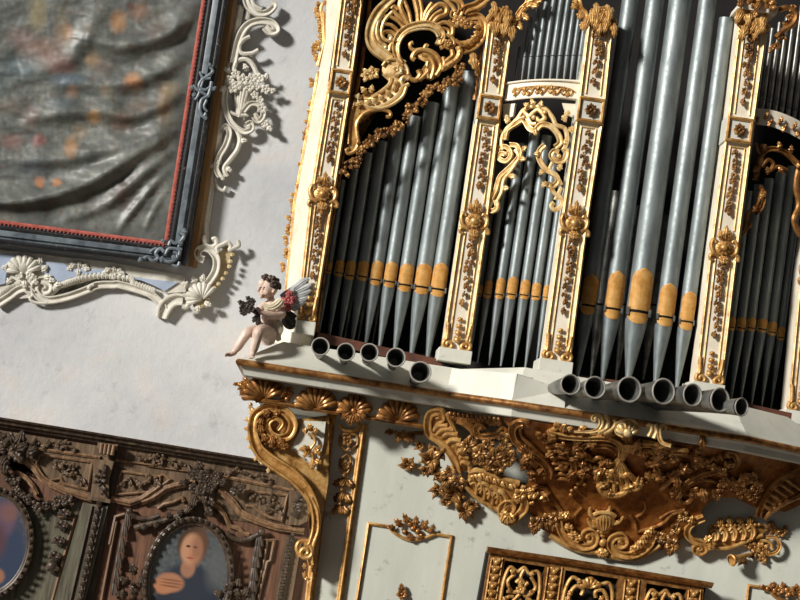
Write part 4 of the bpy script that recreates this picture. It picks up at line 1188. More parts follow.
def b(bm):
    for dx in (-14, 0, 14): stroke(bm, CV, K4((195 + dx * 1.2, 232), (190 + dx * .8, 265), (165 + dx * .5, 315)), 2.0, .035)
    stroke(bm, CV, K2((690, 290), (640, 355), (600, 408), (565, 405)), 1.4, .02)
    for p in K4((80, 470), (130, 495), (178, 492), (222, 470), (262, 448)): stroke(bm, CV, K4((165, 315)) + [((K4((165, 315))[0][0] + p[0]) / 2 - 2, (K4((165, 315))[0][1] + p[1]) / 2 + 1), p], 2.4, .035, taper=(.4, 1))
    stroke(bm, CV, K4((50, 455), (68, 490), (115, 508), (160, 505), (190, 490), (205, 468), (235, 472), (258, 462), (275, 438)), 2.8, .045)
    stroke(bm, CV, K4((160, 400), (180, 405), (200, 395), (222, 410)), 2.2, .05)
    for q in ((210, 398), (178, 408), (118, 430), (265, 455), (240, 465), (150, 440)): ball(bm, CV, *K4(q)[0], 2.4, .05)
    for q, a in (((90, 440), 200), ((130, 400), 150), ((230, 430), 330), ((200, 440), 280), ((110, 470), 240)): leaf(bm, CV, *K4(q)[0], a, 11, 4.5, .035, bend=30)
piece('central_shell', b, GOLD)
def b(bm):
    stroke(bm, CV, K2((505, 300), (495, 265), (520, 225), (560, 212), (600, 222), (640, 225), (680, 245), (692, 268)), 2.6, .03, BAND)
    stroke(bm, CV, K2((520, 300), (540, 290), (560, 300), (590, 285), (620, 290)), 2.0, .025)
    stroke(bm, CV, K2((545, 380), (545, 350), (575, 335), (610, 350), (640, 330)), 2.0, .025)
    for q, a in (((520, 290), 240), ((560, 330), 200), ((600, 300), 300), ((640, 290), 260), ((510, 260), 120), ((540, 360), 180)): leaf(bm, CV, *K2(q)[0], a, 11, 3.8, .025, bend=30)
piece('left_flame', b, GOLDB)
def b(bm):
    for q, a, L in (((330, 320), 30, 14), ((300, 350), 20, 14), ((350, 300), 50, 12), ((400, 290), 10, 12), ((290, 400), 340, 12), ((330, 420), 20, 12), ((420, 330), 30, 13), ((280, 310), 60, 10)): leaf(bm, CV, *K4(q)[0], a, L, 4.2, .02, bend=rnd.uniform(-40, 40))
    for q in ((280, 420), (330, 415), (300, 440)): ball(bm, CV, *K4(q)[0], 2.4, .02)
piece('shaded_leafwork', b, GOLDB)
# acanthus leafage filling the hollow of the cove
for i in range(58):
    a = rnd.uniform(0, 360); d = rnd.uniform(16, 74)
    x = 628 + math.cos(R(a)) * d * 1.35; y = 458 - math.sin(R(a)) * d * .42 + (x - 628) * .12
    if y < yl(x) + 20 or y > yl(x) + 78 or (612 < x < 645 and y > 455): continue
    bm = nb(); leaf(bm, CV, x, y, a + rnd.uniform(-50, 50), rnd.uniform(12, 19), rnd.uniform(3, 4.4), .008, bend=rnd.uniform(-60, 60), lobes=3, rise=.5)
    if i % 3 == 0: ball(bm, CV, x, y, 2.2, .02)
    obj('acanthus_leaf', bm, GOLDB, carv)
# lower cartouche
def b(bm):
    stroke(bm, CV, K3((235, 190), (238, 225), (255, 262), (290, 292), (335, 308), (372, 296), (382, 262), (360, 245), (338, 258), (345, 280), (360, 275)), 3.0, .014, BAND)
    stroke(bm, CV, K3((200, 262), (260, 297), (320, 322), (390, 330), (430, 345)), 2.2, .008)
    stroke(bm, CV, K3((610, 250), (600, 292), (560, 328), (510, 342), (462, 330), (440, 298), (455, 268), (488, 264), (500, 288), (480, 302), (468, 290)), 3.0, .014, BAND)
    stroke(bm, CV, K3((435, 345), (510, 354), (580, 338), (640, 300)), 2.2, .008)
    ball(bm, CV, *K3((352, 268))[0], 3, .02); ball(bm, CV, *K3((480, 285))[0], 3, .02)
piece('cartouche_scrollwork', b, GOLD)
def b(bm):
    for q, a, L in (((255, 200), 100, 9), ((258, 225), 330, 10), ((270, 255), 340, 11), ((290, 275), 350, 11), ((250, 195), 30, 10), ((545, 325), 60, 11), ((570, 305), 70, 11), ((590, 280), 80, 10), ((600, 260), 60, 9), ((540, 335), 100, 9)): leaf(bm, CV, *K3(q)[0], a, L, 3.6, .016, bend=40)
piece('cartouche_leafwork', b, GOLD)
def b(bm):
    c = K3((415, 205))[0]
    for i in range(7):
        u = -1 + i / 3
        stroke(bm, CV, [(c[0] + u * 4, c[1] - 7, 1.2), (c[0] + u * 9, c[1] - 2, 2.0), (c[0] + u * 8, c[1] + 4, 1.9), (c[0] + u * 3.5, c[1] + 9, 1.2)], 1, .02 + .012 * (1 - u * u))
    stroke(bm, CV, K3((375, 180), (395, 172), (435, 172), (462, 185)), 1.8, .03)
    for pts in ([(360, 150), (362, 175), (380, 195)], [(440, 145), (436, 165), (415, 175)], [(495, 185), (480, 205), (455, 215)], [(350, 195), (365, 220), (385, 225)], [(385, 160), (395, 175), (405, 170)]): stroke(bm, CV, K3(*pts), 2.0, .02, taper=(.5, 1))
    for q, r in (((408, 247), 3.4), ((412, 290), 4.4), ((410, 262), 2.6), ((405, 325), 4), ((390, 330), 2.6), ((428, 330), 2.6), ((395, 245), 2.4), ((425, 245), 2.4)): ball(bm, CV, *K3(q)[0], r, .02)
    for a in (240, 270, 300): leaf(bm, CV, *K3((410, 318))[0], a, 9, 3, .014, bend=20)
piece('fluted_vase', b, GOLD)
for q, r in (((145, 215), 8), ((190, 200), 7), ((212, 190), 6), ((690, 300), 8), ((660, 275), 6), ((705, 235), 6), ((735, 185), 6), ((640, 268), 6), ((215, 212), 6)):
    bm = nb(); x, y = K3(q)[0]; flower(bm, CV, x, y, r, 5, .014); leaf(bm, CV, x, y, rnd.uniform(200, 330), r * 1.5, r * .45, .01); obj('small_flower', bm, GOLDR, carv)
# right half
def b(bm):
    stroke(bm, CV, K5((175, 350), (140, 365), (115, 385), (108, 412), (130, 440), (165, 452), (178, 475), (158, 490), (140, 478), (148, 462)), 2.8, .012, BAND)
    for q, a in (((120, 380), 60), ((180, 445), 20), ((185, 460), 330)): leaf(bm, CV, *K5(q)[0], a, 10, 3.2, .012, bend=30)
piece('curled_volute', b, GOLD)
def b(bm):
    dome(bm, BODY, K5((188, 395), (230, 375), (300, 372), (400, 372), (442, 392), (400, 425), (330, 455), (260, 476), (205, 470)), .04, .02, .02)
    stroke(bm, BODY, K5((195, 462), (260, 474), (335, 450), (410, 420)), 2.0, .035)
    for i, x in enumerate((215, 250, 288, 325, 360)):
        y = 402 - i * 3
        stroke(bm, BODY, K5((x - 12, y + 8), (x, y - 6), (x + 16, y + 5), (x + 18, y + 28), (x + 8, y + 48)), 1.8, .045); stroke(bm, BODY, K5((x - 6, y + 18), (x + 4, y + 10), (x + 8, y + 30), (x + 2, y + 48)), 1.4, .045)
    for x in range(205, 400, 16): ball(bm, BODY, *K5((x, 384 - (x - 205) * .03))[0], 1.9, .045)
    for q in K5((240, 350), (280, 345), (320, 345), (360, 345)): leaf(bm, BODY, q[0], q[1], 275, 9, 4, .03, lobes=0)
piece('scalloped_band', b, GOLD)
def b(bm):
    stroke(bm, CV, K5((55, 268), (85, 228), (135, 188), (200, 165), (268, 152), (305, 128), (298, 98), (272, 92), (265, 108)), 2.6, .015, BAND)
    for i in range(13):
        t = i / 12; x = 90 + 190 * t; y = 215 - 75 * t ** .8; ball(bm, CV, *K5((x, y + 14))[0], 1.8, .02)
    stroke(bm, CV, K5((82, 250), (78, 280), (105, 290), (128, 268), (112, 252)), 2.0, .015); stroke(bm, CV, K5((110, 230), (150, 205), (200, 200), (225, 210)), 1.4, .015)
    stroke(bm, CV, K5((5, 235), (45, 195), (90, 160), (150, 130), (170, 120)), 2.4, .015); stroke(bm, CV, K5((0, 72), (70, 90), (130, 100), (152, 82), (140, 72)), 2.4, .02)
    for x in range(20, 260, 26): stroke(bm, CV, K5((x, 190 - x * .32), (x + 14, 178 - x * .34), (x + 22, 196 - x * .34)), 1.7, .015)
    flower(bm, CV, *K5((140, 250))[0], 6, 5, .015); flower(bm, CV, *K5((55, 245))[0], 5, 5, .015); ball(bm, CV, *K5((150, 82))[0], 3, .03)
piece('upper_scroll', b, GOLDB)
for i in range(16):
    x, y = 300 + rnd.uniform(-75, 90), 235 + rnd.uniform(-45, 50); bm = nb(); flower(bm, CV, *K5((x, y))[0], rnd.uniform(5, 7), 5, .02); obj('small_flower', bm, GOLDB, carv)
def b(bm):
    dome(bm, CV, K5((540, 175), (490, 205), (430, 275), (395, 345), (430, 350), (480, 310), (560, 265), (565, 200)), .03, .0, .015)
    stroke(bm, CV, K5((560, 160), (500, 185), (440, 235), (405, 300), (392, 345)), 2.4, .012, BAND); stroke(bm, CV, K5((575, 258), (500, 290), (440, 330), (420, 355)), 2.2, .012)
    for p, q in (((415, 300), (445, 318)), ((425, 275), (462, 298)), ((440, 252), (485, 280)), ((460, 232), (510, 265)), ((482, 212), (535, 250)), ((505, 195), (560, 235))): stroke(bm, CV, K5(p, q), 1.9, .016, smooth=True)
piece('right_scroll', b, GOLDB)
def b(bm):
    lathe(bm, BODY(*K5((285, 522))[0], .10), Vector((.75, .42, .32)), [(0, .028), (.004, .034), (.02, .026), (.06, .015), (.14, .010), (.14, .006)], 16, False, True)
    lathe(bm, BODY(*K5((285, 522))[0], .098), Vector((.75, .42, .32)), [(.006, .026), (.05, .012)], 16, False, True)
    stroke(bm, BODY, K5((425, 428), (462, 432), (480, 462), (465, 490), (435, 498), (430, 484)), 1.8, .04, BAND); stroke(bm, BODY, K5((400, 440), (440, 450), (450, 480)), 1.6, .03)
piece('little_horn_and_ribbon', b, GOLD)
for q, r in (((380, 470), 8), ((412, 478), 8), ((330, 520), 7), ((412, 515), 7), ((460, 402), 8), ((360, 455), 7), ((440, 380), 7), ((480, 415), 6), ((370, 500), 6), ((400, 440), 7), ((500, 400), 6)):
    bm = nb(); x, y = K5(q)[0]; star(bm, BODY, x, y, r, 5, rnd.uniform(0, 70)); obj('leaf_flower', bm, GOLDR, carv)

# ================================================================== gilt pierced case standing below
GR = Flat(-1.0)
gril = thing('pierced_gilt_case', 'gilded pierced case with a moulded top, below the great gilded carving', 'gilded case', at(600, 640, -.95))
G1 = crop(470, 530, 2.424)
bm = nb(); z0 = 0
rail(bm, GR, [(487, 549.5), (565, 561), (640, 573.5), (712, 585.5)], 3.0, .02, [(-1, -3), (-1, .2), (-.6, .6), (-.3, 1.6), (.2, 2.4), (1, 3), (1, -3)], .8)
obj('moulded_top', bm, GOLDB, gril)
UX = lambda x, y: (x - (y - 560) * .155, y)
OP = [((506, 563), (546, 569)), ((567, 572), (620, 581)), ((651, 585), (690, 592))]
# stiles and rails of the front, leaving the openings free
bm = nb()
edges = [489, 505, 546, 567, 621, 650, 691, 708]
def gt(x): return 551.5 + (x - 487) * .158
for a, b_ in ((489, 505), (546, 567), (621, 650), (691, 708)):
    plate(bm, GR, [UX(a, gt(a)), UX(b_, gt(b_)), (b_ - 11, gt(b_) + 75), (a - 11, gt(a) + 75)], .05)
for a, b_ in ((505, 546), (567, 621), (650, 691)):
    plate(bm, GR, [UX(a, gt(a)), UX(b_, gt(b_)), UX(b_, gt(b_) + 6), UX(a, gt(a) + 6)], .05)
obj('front_frame', bm, GOLDB, gril, smooth=False)
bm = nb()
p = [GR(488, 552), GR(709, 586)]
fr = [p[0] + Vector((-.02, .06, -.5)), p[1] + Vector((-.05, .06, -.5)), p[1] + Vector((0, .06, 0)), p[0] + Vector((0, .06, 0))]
hexa(bm, fr, [Vector((v.x, YG - .005, v.z)) for v in fr]); obj('inside_shade_block', bm, DARK, gril, smooth=False)  # solid near-black block painted as the shade behind the openings
bm = nb()
for a, b_ in ((489, 505), (546, 567), (621, 650), (691, 708)):
    m = (a + b_) / 2; w2 = min((b_ - a) / 2 - 2.5, 7)
    for s in (-1, 1): rail(bm, GR, [UX(m + s * w2, gt(m) + 5), (m + s * w2 - 11, gt(m) + 76)], .8, .004)
    for i in range(6):
        x, y = UX(m, gt(m) + 9 + i * 8); ball(bm, GR, x, y, 2.8, .01); leaf(bm, GR, x, y, 120, 6, 2, .004, bend=30); leaf(bm, GR, x, y, 50, 6, 2, .004, bend=-30)
obj('strip_carving', bm, GOLD, gril)
for k, (a, b_) in enumerate(((505, 546), (567, 621), (650, 691))):
    bm = nb(); t = gt(a) + 6; w_ = b_ - a; m = (a + b_) / 2; tm = gt(m) + 6
    Z = lambda u, v: UX(a + w_ * u, t + (b_ - a) * .158 * u + v)
    stroke(bm, GR, [Z(.04, 45), Z(.05, 20), Z(.15, 6), Z(.35, 9), Z(.5, 4), Z(.65, 9), Z(.85, 6), Z(.95, 20), Z(.96, 45)], 1.9, .0)
    if k == 1:
        for s in (0, 1):
            f = lambda u: u if s == 0 else 1 - u
            stroke(bm, GR, [Z(f(.12), 50), Z(f(.2), 34), Z(f(.14), 24), Z(f(.24), 14), Z(f(.38), 16), Z(f(.36), 22)], 2.0, .004)
            for q, an in (((f(.2), 20), 200), ((f(.18), 32), 300), ((f(.1), 30), 40), ((f(.32), 12), 90)): leaf(bm, GR, *Z(*q), an, 7, 2.6, .004, bend=40)
        shell(bm, GR, *Z(.5, 14), 90, 9, 140, 6, .0)
    else:
        for pts in ([(.3, 12), (.15, 20), (.3, 30), (.5, 24), (.45, 16), (.35, 20)], [(.7, 12), (.85, 22), (.65, 32), (.55, 24), (.65, 18)], [(.5, 30), (.35, 40), (.5, 50), (.65, 42), (.5, 36)], [(.1, 50), (.2, 36), (.35, 34)], [(.9, 50), (.8, 36), (.65, 34)], [(.5, 6), (.45, 14), (.55, 20), (.5, 28)]):
            stroke(bm, GR, [Z(*q) for q in pts], 1.9, .002)
        for q, an in (((.3, 12), 120), ((.7, 12), 60), ((.5, 24), 90), ((.2, 36), 200), ((.8, 36), 330), ((.5, 44), 270), ((.3, 28), 180), ((.7, 28), 0)): leaf(bm, GR, *Z(*q), an, 7, 2.4, .004, bend=40)
        flower(bm, GR, *Z(.5, 26), 5, 5, .006)
    obj('pierced_panel', bm, GOLD, gril)
# ================================================================== painted canvas in its dark frame
def ell_mat(name, base_fn, blobs, rough=.5, bump=None, warp=.25):
    """paint layer made of soft irregular patches; coordinates are the canvas's own UV"""
    m = M(name)
    uv = m.co.outputs['UV']
    nz = m.n('ShaderNodeTexNoise', Scale=1.4, Detail=5.0, Roughness=.6); m.l(uv, nz.inputs['Vector'])
    off = m.n('ShaderNodeVectorMath', operation='MULTIPLY_ADD'); m.l(nz.outputs['Color'], off.inputs[0]); off.inputs[1].default_value = (warp,) * 3; m.l(uv, off.inputs[2])
    c = base_fn(m, uv)
    for (x, y, rx, ry, colr, soft, op) in blobs:
        s = m.n('ShaderNodeVectorMath', operation='SUBTRACT'); m.l(off.outputs[0], s.inputs[0]); s.inputs[1].default_value = (x + warp / 2, y + warp / 2, warp / 2)
        d = m.n('ShaderNodeVectorMath', operation='MULTIPLY'); m.l(s.outputs[0], d.inputs[0]); d.inputs[1].default_value = (1 / rx, 1 / ry, 0)
        L = m.n('ShaderNodeVectorMath', operation='LENGTH'); m.l(d.outputs[0], L.inputs[0])
        mr = m.n('ShaderNodeMapRange'); m.l(L.outputs['Value'], mr.inputs[0])
        mr.inputs[1].default_value = 1.0 + soft * .5; mr.inputs[2].default_value = 1.0 - soft * .5; mr.inputs[3].default_value = 0; mr.inputs[4].default_value = op
        c = m.mix(mr.outputs[0], c, lin(colr))
    m.base(c); m.set(rough, 0, .5)
    if bump: bump(m, uv)
    return m.m
def uvs(o, f):
    me = o.data; ul = me.uv_layers.new(name='canvas')
    off = W[o]
    for lp in me.loops:
        ul.data[lp.index].uv = f(me.vertices[lp.vertex_index].co + off)
PT = Flat(-.10)
painting = thing('draped_painting', 'large dark old painting with a rippling canvas in a black frame edged with red braid', 'painting', at(80, 262, -.10))
FOLDS = [([(212, -2), (185, 22), (158, 38), (120, 46), (85, 38)], 12, .040), ([(200, 52), (160, 72), (120, 84), (60, 84)], 11, .024), ([(192, 88), (165, 104), (130, 116), (95, 110), (30, 118)], 11, .032), ([(186, 122), (160, 140), (128, 158), (94, 180), (50, 196), (0, 202), (-60, 200), (-120, 190)], 12, .046), ([(178, 148), (150, 168), (125, 190), (100, 208), (60, 222)], 8, .020),
         ([(172, 168), (150, 190), (132, 212), (118, 232)], 5, .014), ([(168, 190), (156, 208), (145, 232)], 4, .010), ([(170, 120), (140, 138), (100, 152), (50, 160), (0, 158)], 10, .022), ([(100, 8), (70, 60), (20, 75)], 12, .016)]
FP = [(sm(p, 8), w, h) for p, w, h in FOLDS]
from mathutils import noise as mnoise
def fold_h(x, y):
    z = 0
    for P, w, h in FP:
        d = 1e9; ti = 0; n = len(P) - 1; ly = 0
        for i in range(n):
            ax, ay = P[i]; bx, by = P[i + 1]; vx, vy = bx - ax, by - ay
            t = max(0, min(1, ((x - ax) * vx + (y - ay) * vy) / (vx * vx + vy * vy + 1e-9)))
            dx, dy = x - ax - vx * t, y - ay - vy * t
            q = dx * dx + dy * dy
            if q < d: d = q; ti = (i + t) / n; ly = dy
        fade = math.sin(PI * min(max(ti * .92 + .06, 0), 1)) ** .5
        ww = w * (1.0 if ly > 0 else 1.3)
        z += h * fade * math.exp(-d / (ww * ww * .5))
    v = Vector((x * .06, y * .06, 0))
    rip = mnoise.fractal(Vector((x * .022 + y * .03, y * .06 - x * .02, 3)), .9, 2.1, 3) * .006
    fine = mnoise.fractal(Vector((x * .22, y * .22, 1)), .8, 2, 3) * .0007 + abs(mnoise.noise(Vector((x * .16, y * .24, 9)))) * -.0008
    return z + rip + fine
bm = nb(); NU, NV = 200, 165
tl_, tr_, bl_, br_ = (-140, -40), (210, -25), (-140, 203), (163, 243)
rows = []
for j in range(NV + 1):
    v = j / NV; row = []
    for i in range(NU + 1):
        u = i / NU
        x = (tl_[0] * (1 - u) + tr_[0] * u) * (1 - v) + (bl_[0] * (1 - u) + br_[0] * u) * v
        y = (tl_[1] * (1 - u) + tr_[1] * u) * (1 - v) + (bl_[1] * (1 - u) + br_[1] * u) * v
        e = min(1, (1 - u) * 14) * min(1, (1 - v) * 14)
        row.append(bm.verts.new(PT(x, y, -.03 + fold_h(x, y) * e * 1.45)))
    rows.append(row)
for A, Bq in zip(rows, rows[1:]):
    for i in range(NU): bm.faces.new([A[i], A[i + 1], Bq[i + 1], Bq[i]])
PA, PB = PT(0, 0), PT(200, 0)
def canvas_base(m, uv):
    def nz(s, d=3, r=.55):
        n = m.n('ShaderNodeTexNoise', Scale=s, Detail=float(d), Roughness=r); m.l(uv, n.inputs['Vector']); return n.outputs['Fac']
    c = m.ramp(nz(.7), [(.3, lin((62, 65, 61))), (.5, lin((88, 92, 87))), (.72, lin((122, 125, 116)))])
    r = m.ramp(nz(2.6), [(.56, (0, 0, 0, 1)), (.68, (1, 1, 1, 1))]); c = m.mix(m.math('MULTIPLY', r, .5), c, lin((88, 60, 42)))
    r = m.ramp(nz(6.0), [(.55, (0, 0, 0, 1)), (.64, (1, 1, 1, 1))]); c = m.mix(m.math('MULTIPLY', r, .2), c, lin((46, 42, 38)))
    r = m.ramp(nz(9.0), [(.62, (0, 0, 0, 1)), (.7, (1, 1, 1, 1))]); c = m.mix(m.math('MULTIPLY', r, .15), c, lin((158, 146, 122)))
    return c
def canvas_bump(m, uv):
    n = m.n('ShaderNodeTexNoise', Scale=14.0, Detail=8.0, Roughness=.75); m.l(uv, n.inputs['Vector'])
    m.bump(n.outputs['Fac'], .06, .003)
B_ = []
for (x, y, rx, ry, c, o) in [
    (62, 34, 9, 10, (150, 122, 92), .7), (65, 33, 5, 6, (176, 130, 92), .7), (36, 12, 8, 16, (164, 144, 92), .55), (115, 22, 8, 10, (178, 118, 58), .75), (135, 12, 9, 8, (140, 92, 60), .7), (126, 6, 3, 4, (84, 34, 24), .8),
    (40, 52, 20, 14, (150, 108, 88), .6), (60, 66, 12, 9, (132, 86, 76), .6), (18, 36, 12, 9, (140, 100, 90), .4), (22, 66, 18, 12, (58, 88, 96), .6), (66, 80, 16, 6, (64, 92, 112), .6), (4, 76, 8, 20, (50, 70, 72), .5),
    (90, 60, 7, 7, (168, 136, 92), .75), (98, 68, 10, 8, (112, 84, 70), .5), (130, 84, 8, 8, (190, 118, 56), .8), (126, 92, 12, 6, (86, 70, 60), .6), (70, 92, 6, 6, (150, 114, 82), .6), (104, 92, 5, 6, (150, 128, 100), .6), (60, 104, 12, 8, (74, 92, 100), .5),
    (92, 118, 6, 7, (180, 130, 70), .75), (70, 148, 6, 11, (176, 122, 66), .75), (78, 132, 7, 8, (136, 108, 72), .6), (118, 124, 12, 10, (100, 66, 46), .6), (136, 108, 10, 8, (104, 78, 60), .6), (160, 106, 7, 20, (140, 108, 66), .55), (166, 92, 8, 8, (146, 116, 70), .5),
    (38, 140, 6, 6, (140, 66, 58), .7), (12, 140, 10, 7, (128, 70, 56), .6), (40, 182, 5, 5, (186, 110, 54), .8), (57, 183, 4, 4, (184, 116, 58), .8), (30, 116, 8, 12, (118, 84, 70), .5), (10, 104, 10, 8, (110, 92, 74), .5), (90, 200, 14, 10, (58, 48, 42), .6), (120, 196, 10, 14, (80, 54, 40), .6), (30, 166, 16, 8, (66, 76, 88), .5), (60, 20, 6, 14, (120, 100, 60), .4), (86, 30, 5, 8, (110, 100, 84), .4), (152, 30, 10, 18, (84, 62, 48), .5)]:
    B_.append((x / 20, y / 20, rx / 20, ry / 20, tuple(int(v * .78 + sum(c) / 3 * .22) for v in c), 1.0, o))
CANVAS = ell_mat('aged_varnished_canvas', canvas_base, B_, .5, canvas_bump, .5)
CB = next(n for n in CANVAS.node_tree.nodes if n.type == 'BSDF_PRINCIPLED'); CB.inputs['Coat Weight'].default_value = .45; CB.inputs['Coat Roughness'].default_value = .45; CB.inputs['Specular IOR Level'].default_value = .5
cv = obj('canvas', bm, CANVAS, painting, sharp=180)
kx = 200 / (PB - PA).length
def inv_px(p):
    c = ROT.transposed() @ (p - CAM); return (400 + c.x / -c.z * FPX, 300 - c.y / -c.z * FPX)
# canvas coordinates measured along the canvas itself (metres from its lower right corner, scaled)
me = cv.data; ul = me.uv_layers.new(name='canvas'); o0 = PT(0, 0)
ex = (PT(100, 15.5) - o0).normalized(); ez = (PT(-15.5, 100) - o0).normalized(); mk = PT.k(100, 100)
for lp in me.loops:
    d = me.vertices[lp.vertex_index].co + W[cv] - o0
    a, c = d.dot(ex) / mk, d.dot(ez) / mk
    e1 = (math.cos(.154), math.sin(.154)); e2 = (-math.sin(.154), math.cos(.154))
    ul.data[lp.index].uv = ((a * e1[0] + c * e2[0]) / 20, (a * e1[1] + c * e2[1]) / 20)
FRM = paint('blue_black_frame_lacquer', (104, 114, 120), (56, 64, 72), 12, .35, .1, None, (24, 26, 30))
BLK = paint('black_frame_lacquer', (36, 36, 38), (16, 16, 18), 10, .4, .1, None, (150, 140, 120))
TANW = paint('tan_wood_edge', (156, 120, 78), (120, 86, 52), 5, .55, .1, (1, 1, .2))
fr_path = [(222.5, -30), (177.5, 256.5), (-140, 217.7)]
bm = nb(); rail(bm, PT, fr_path, 9.5, .0, [(-1, -1), (-1, .25), (-.75, .5), (-.3, .75), (.15, .85), (.3, .55), (.45, .55), (.5, -1)], .8); obj('frame_face', bm, FRM, painting)
bm = nb(); rail(bm, PT, [(p[0] + dx, p[1] + dy) for p, dx, dy in zip(fr_path, (-6.8, -5.6, 0), (0, -6.2, -7.4))], 3.0, .02, ROUND, .8); obj('frame_outer_roll', bm, BLK, painting)
bm = nb(); rail(bm, PT, [(p[0] + dx, p[1] + dy) for p, dx, dy in zip(fr_path, (7.5, 6, 0), (0, 6.5, 7.5))], 3.0, .018, ROUND, .9); obj('frame_outer_roll', bm, BLK, painting)
bm = nb(); rail(bm, Flat(-.05), [(237, -30), (192.5, 267), (189, 276), (186, 272)][:2], 4.2, .0, [(-1, -1), (-1, .8), (.3, .9), (1, .3), (1, -1)], 1); obj('wood_edge', bm, TANW, painting)
RED = paint('red_braid', (190, 100, 86), (152, 70, 62), 30, .7, .3, None, (214, 176, 150))
bm = nb(); q = [(207.5, -25), (165.5, 243.5), (-140, 203.5)]
rail(bm, PT, q, 1.9, .016, ROUND, .8)
for (a, b_) in ((q[0], q[1]), (q[1], q[2])):
    n = int(math.hypot(b_[0] - a[0], b_[1] - a[1]) / 4)
    for i in range(n):
        t = (i + .5) / n; x = a[0] + (b_[0] - a[0]) * t; y = a[1] + (b_[1] - a[1]) * t
        nx_, ny_ = (b_[1] - a[1]), -(b_[0] - a[0]); l_ = math.hypot(nx_, ny_); s = -1 if a is q[0] else -1
        stroke(bm, PT, [(x + nx_ / l_ * 1.5 * s, y + ny_ / l_ * 1.5 * s), (x + nx_ / l_ * -2.2 * s, y + ny_ / l_ * -2.2 * s + .8)], .7, .019, smooth=False)
obj('red_braid', bm, RED, painting)
ORN = paint('pewter_blue_ornament', (128, 138, 146), (76, 86, 94), 14, .4, .15, None, (40, 44, 48))
S1c = crop(180, 0, 3); S2 = crop(120, 200, 4.614); S3c = crop(0, 230, 6.154)
bm = nb()
for pts, r in (([(90, 200), (98, 215), (80, 230), (62, 245), (58, 262), (75, 270), (90, 262)], 1.7), ([(95, 245), (85, 285), (65, 300), (60, 330), (70, 350), (78, 340)], 1.8), ([(40, 255), (50, 268), (70, 280), (88, 290)], 1.6), ([(70, 240), (55, 285), (45, 300)], 1.4), ([(80, 300), (72, 320), (82, 335)], 1.4), ([(60, 215), (70, 235), (92, 235)], 1.4)):
    stroke(bm, PT, S1c(*pts), r, .05)
for q, a in (((45, 262), 170), ((90, 205), 80), ((95, 270), 20), ((75, 345), 270), ((50, 280), 200)): leaf(bm, PT, *S1c(q)[0], a, 6, 2, .045, bend=40)
obj('frame_side_ornament', bm, ORN, painting)
bm = nb()
for pts, r in (([(110, 270), (130, 262), (150, 280), (175, 268), (165, 245), (185, 225), (205, 240)], 1.9), ([(270, 150), (295, 165), (280, 190), (255, 200), (235, 190), (225, 210)], 1.9), ([(200, 275), (225, 285), (255, 275), (265, 250), (245, 240)], 1.8), ([(240, 300), (265, 305), (275, 285)], 1.5), ([(210, 250), (225, 225), (255, 225), (275, 235), (270, 255)], 1.7), ([(140, 240), (160, 225), (180, 230)], 1.5), ([(285, 200), (270, 215), (285, 230)], 1.4)):
    stroke(bm, PT, S2(*pts), r, .05)
for q, a in (((215, 200), 130), ((110, 268), 190), ((295, 160), 70), ((240, 255), 300), ((200, 260), 230), ((265, 210), 20)): leaf(bm, PT, *S2(q)[0], a, 7, 2.3, .045, bend=40)
obj('frame_corner_ornament', bm, ORN, painting)

# ================================================================== white stucco frame on the wall round the painting
WS = Flat(-0.003)
stucco = thing('stucco_surround', 'white stucco scrollwork with flower vase and pale blue panels around the painting', 'stucco moulding', at(160, 318, -.02))
bm = nb(); rail(bm, WS, [(240, 6), (224, 92), (210, 190), (205, 225), (205, 244)], 4.2, .02, RAIL, .8); obj('upright_moulding', bm, STUCCO, stucco)
bm = nb()
def T1(pts, r, l=.02, pf=ROUND): stroke(bm, WS, S1c(*pts), r, l, pf)
T1([(195, -10), (205, 20), (232, 40), (262, 38), (282, 18), (272, 8)], 3.4, .05, BAND); T1([(215, -10), (222, 15), (245, 28)], 2.0, .06); T1([(200, 60), (205, 30), (195, 10)], 2.6)
T1([(160, 190), (168, 150), (182, 105), (205, 75), (240, 64), (275, 70), (290, 90), (272, 98), (255, 82)], 3.8, .05, BAND)
T1([(235, 150), (215, 160), (185, 160), (178, 140), (190, 120), (210, 110)], 2.2, .06); T1([(160, 215), (170, 185), (195, 178), (215, 190), (228, 215), (238, 245)], 2.6, .05); T1([(190, 175), (205, 165), (220, 185)], 2.0)
obj('upper_scroll', bm, STUCCO, stucco)
bm = nb()
c0, c1 = S1c((195, 265))[0], S1c((177, 352))[0]
for i in range(7):
    u = -1 + i / 3; stroke(bm, WS, [(c0[0] + u * 9, c0[1] + u * 1.5, 2.2), ((c0[0] + c1[0]) / 2 + u * 6, (c0[1] + c1[1]) / 2 + u, 1.7), (c1[0] + u * 3, c1[1] + u * .4, 1.1)], 1, .025 + .03 * (1 - u * u))
stroke(bm, WS, S1c((150, 335), (170, 345), (205, 345)), 1.8, .05)
T1([(190, 335), (212, 312), (240, 318), (250, 345), (235, 365), (222, 350)], 2.8, .06, BAND); T1([(225, 340), (250, 380), (262, 370)], 2.2, .05)
obj('flower_vase', bm, STUCCO, stucco)
bm = nb()
for q, r in (((150, 240), 5), ((168, 222), 4.5), ((190, 240), 6), ((215, 235), 5), ((240, 235), 5), ((160, 265), 5), ((245, 325), 5), ((210, 260), 5), ((258, 268), 5), ((255, 370), 4), ((230, 260), 4), ((175, 255), 5), ((240, 300), 4), ((225, 285), 4)): flower(bm, WS, *S1c(q)[0], r * 1.1, 5, .055)
for q, a in (((250, 240), 40), ((150, 220), 120), ((265, 275), 0), ((140, 260), 200), ((260, 375), 300), ((200, 215), 90)): leaf(bm, WS, *S1c(q)[0], a, 9, 3, .05, bend=40)
obj('flower_cluster', bm, STUCCO, stucco)
bm = nb()
T1([(138, 268), (132, 300), (140, 340), (160, 375), (190, 396), (214, 388), (212, 370), (200, 376)], 3.0, .05, BAND)
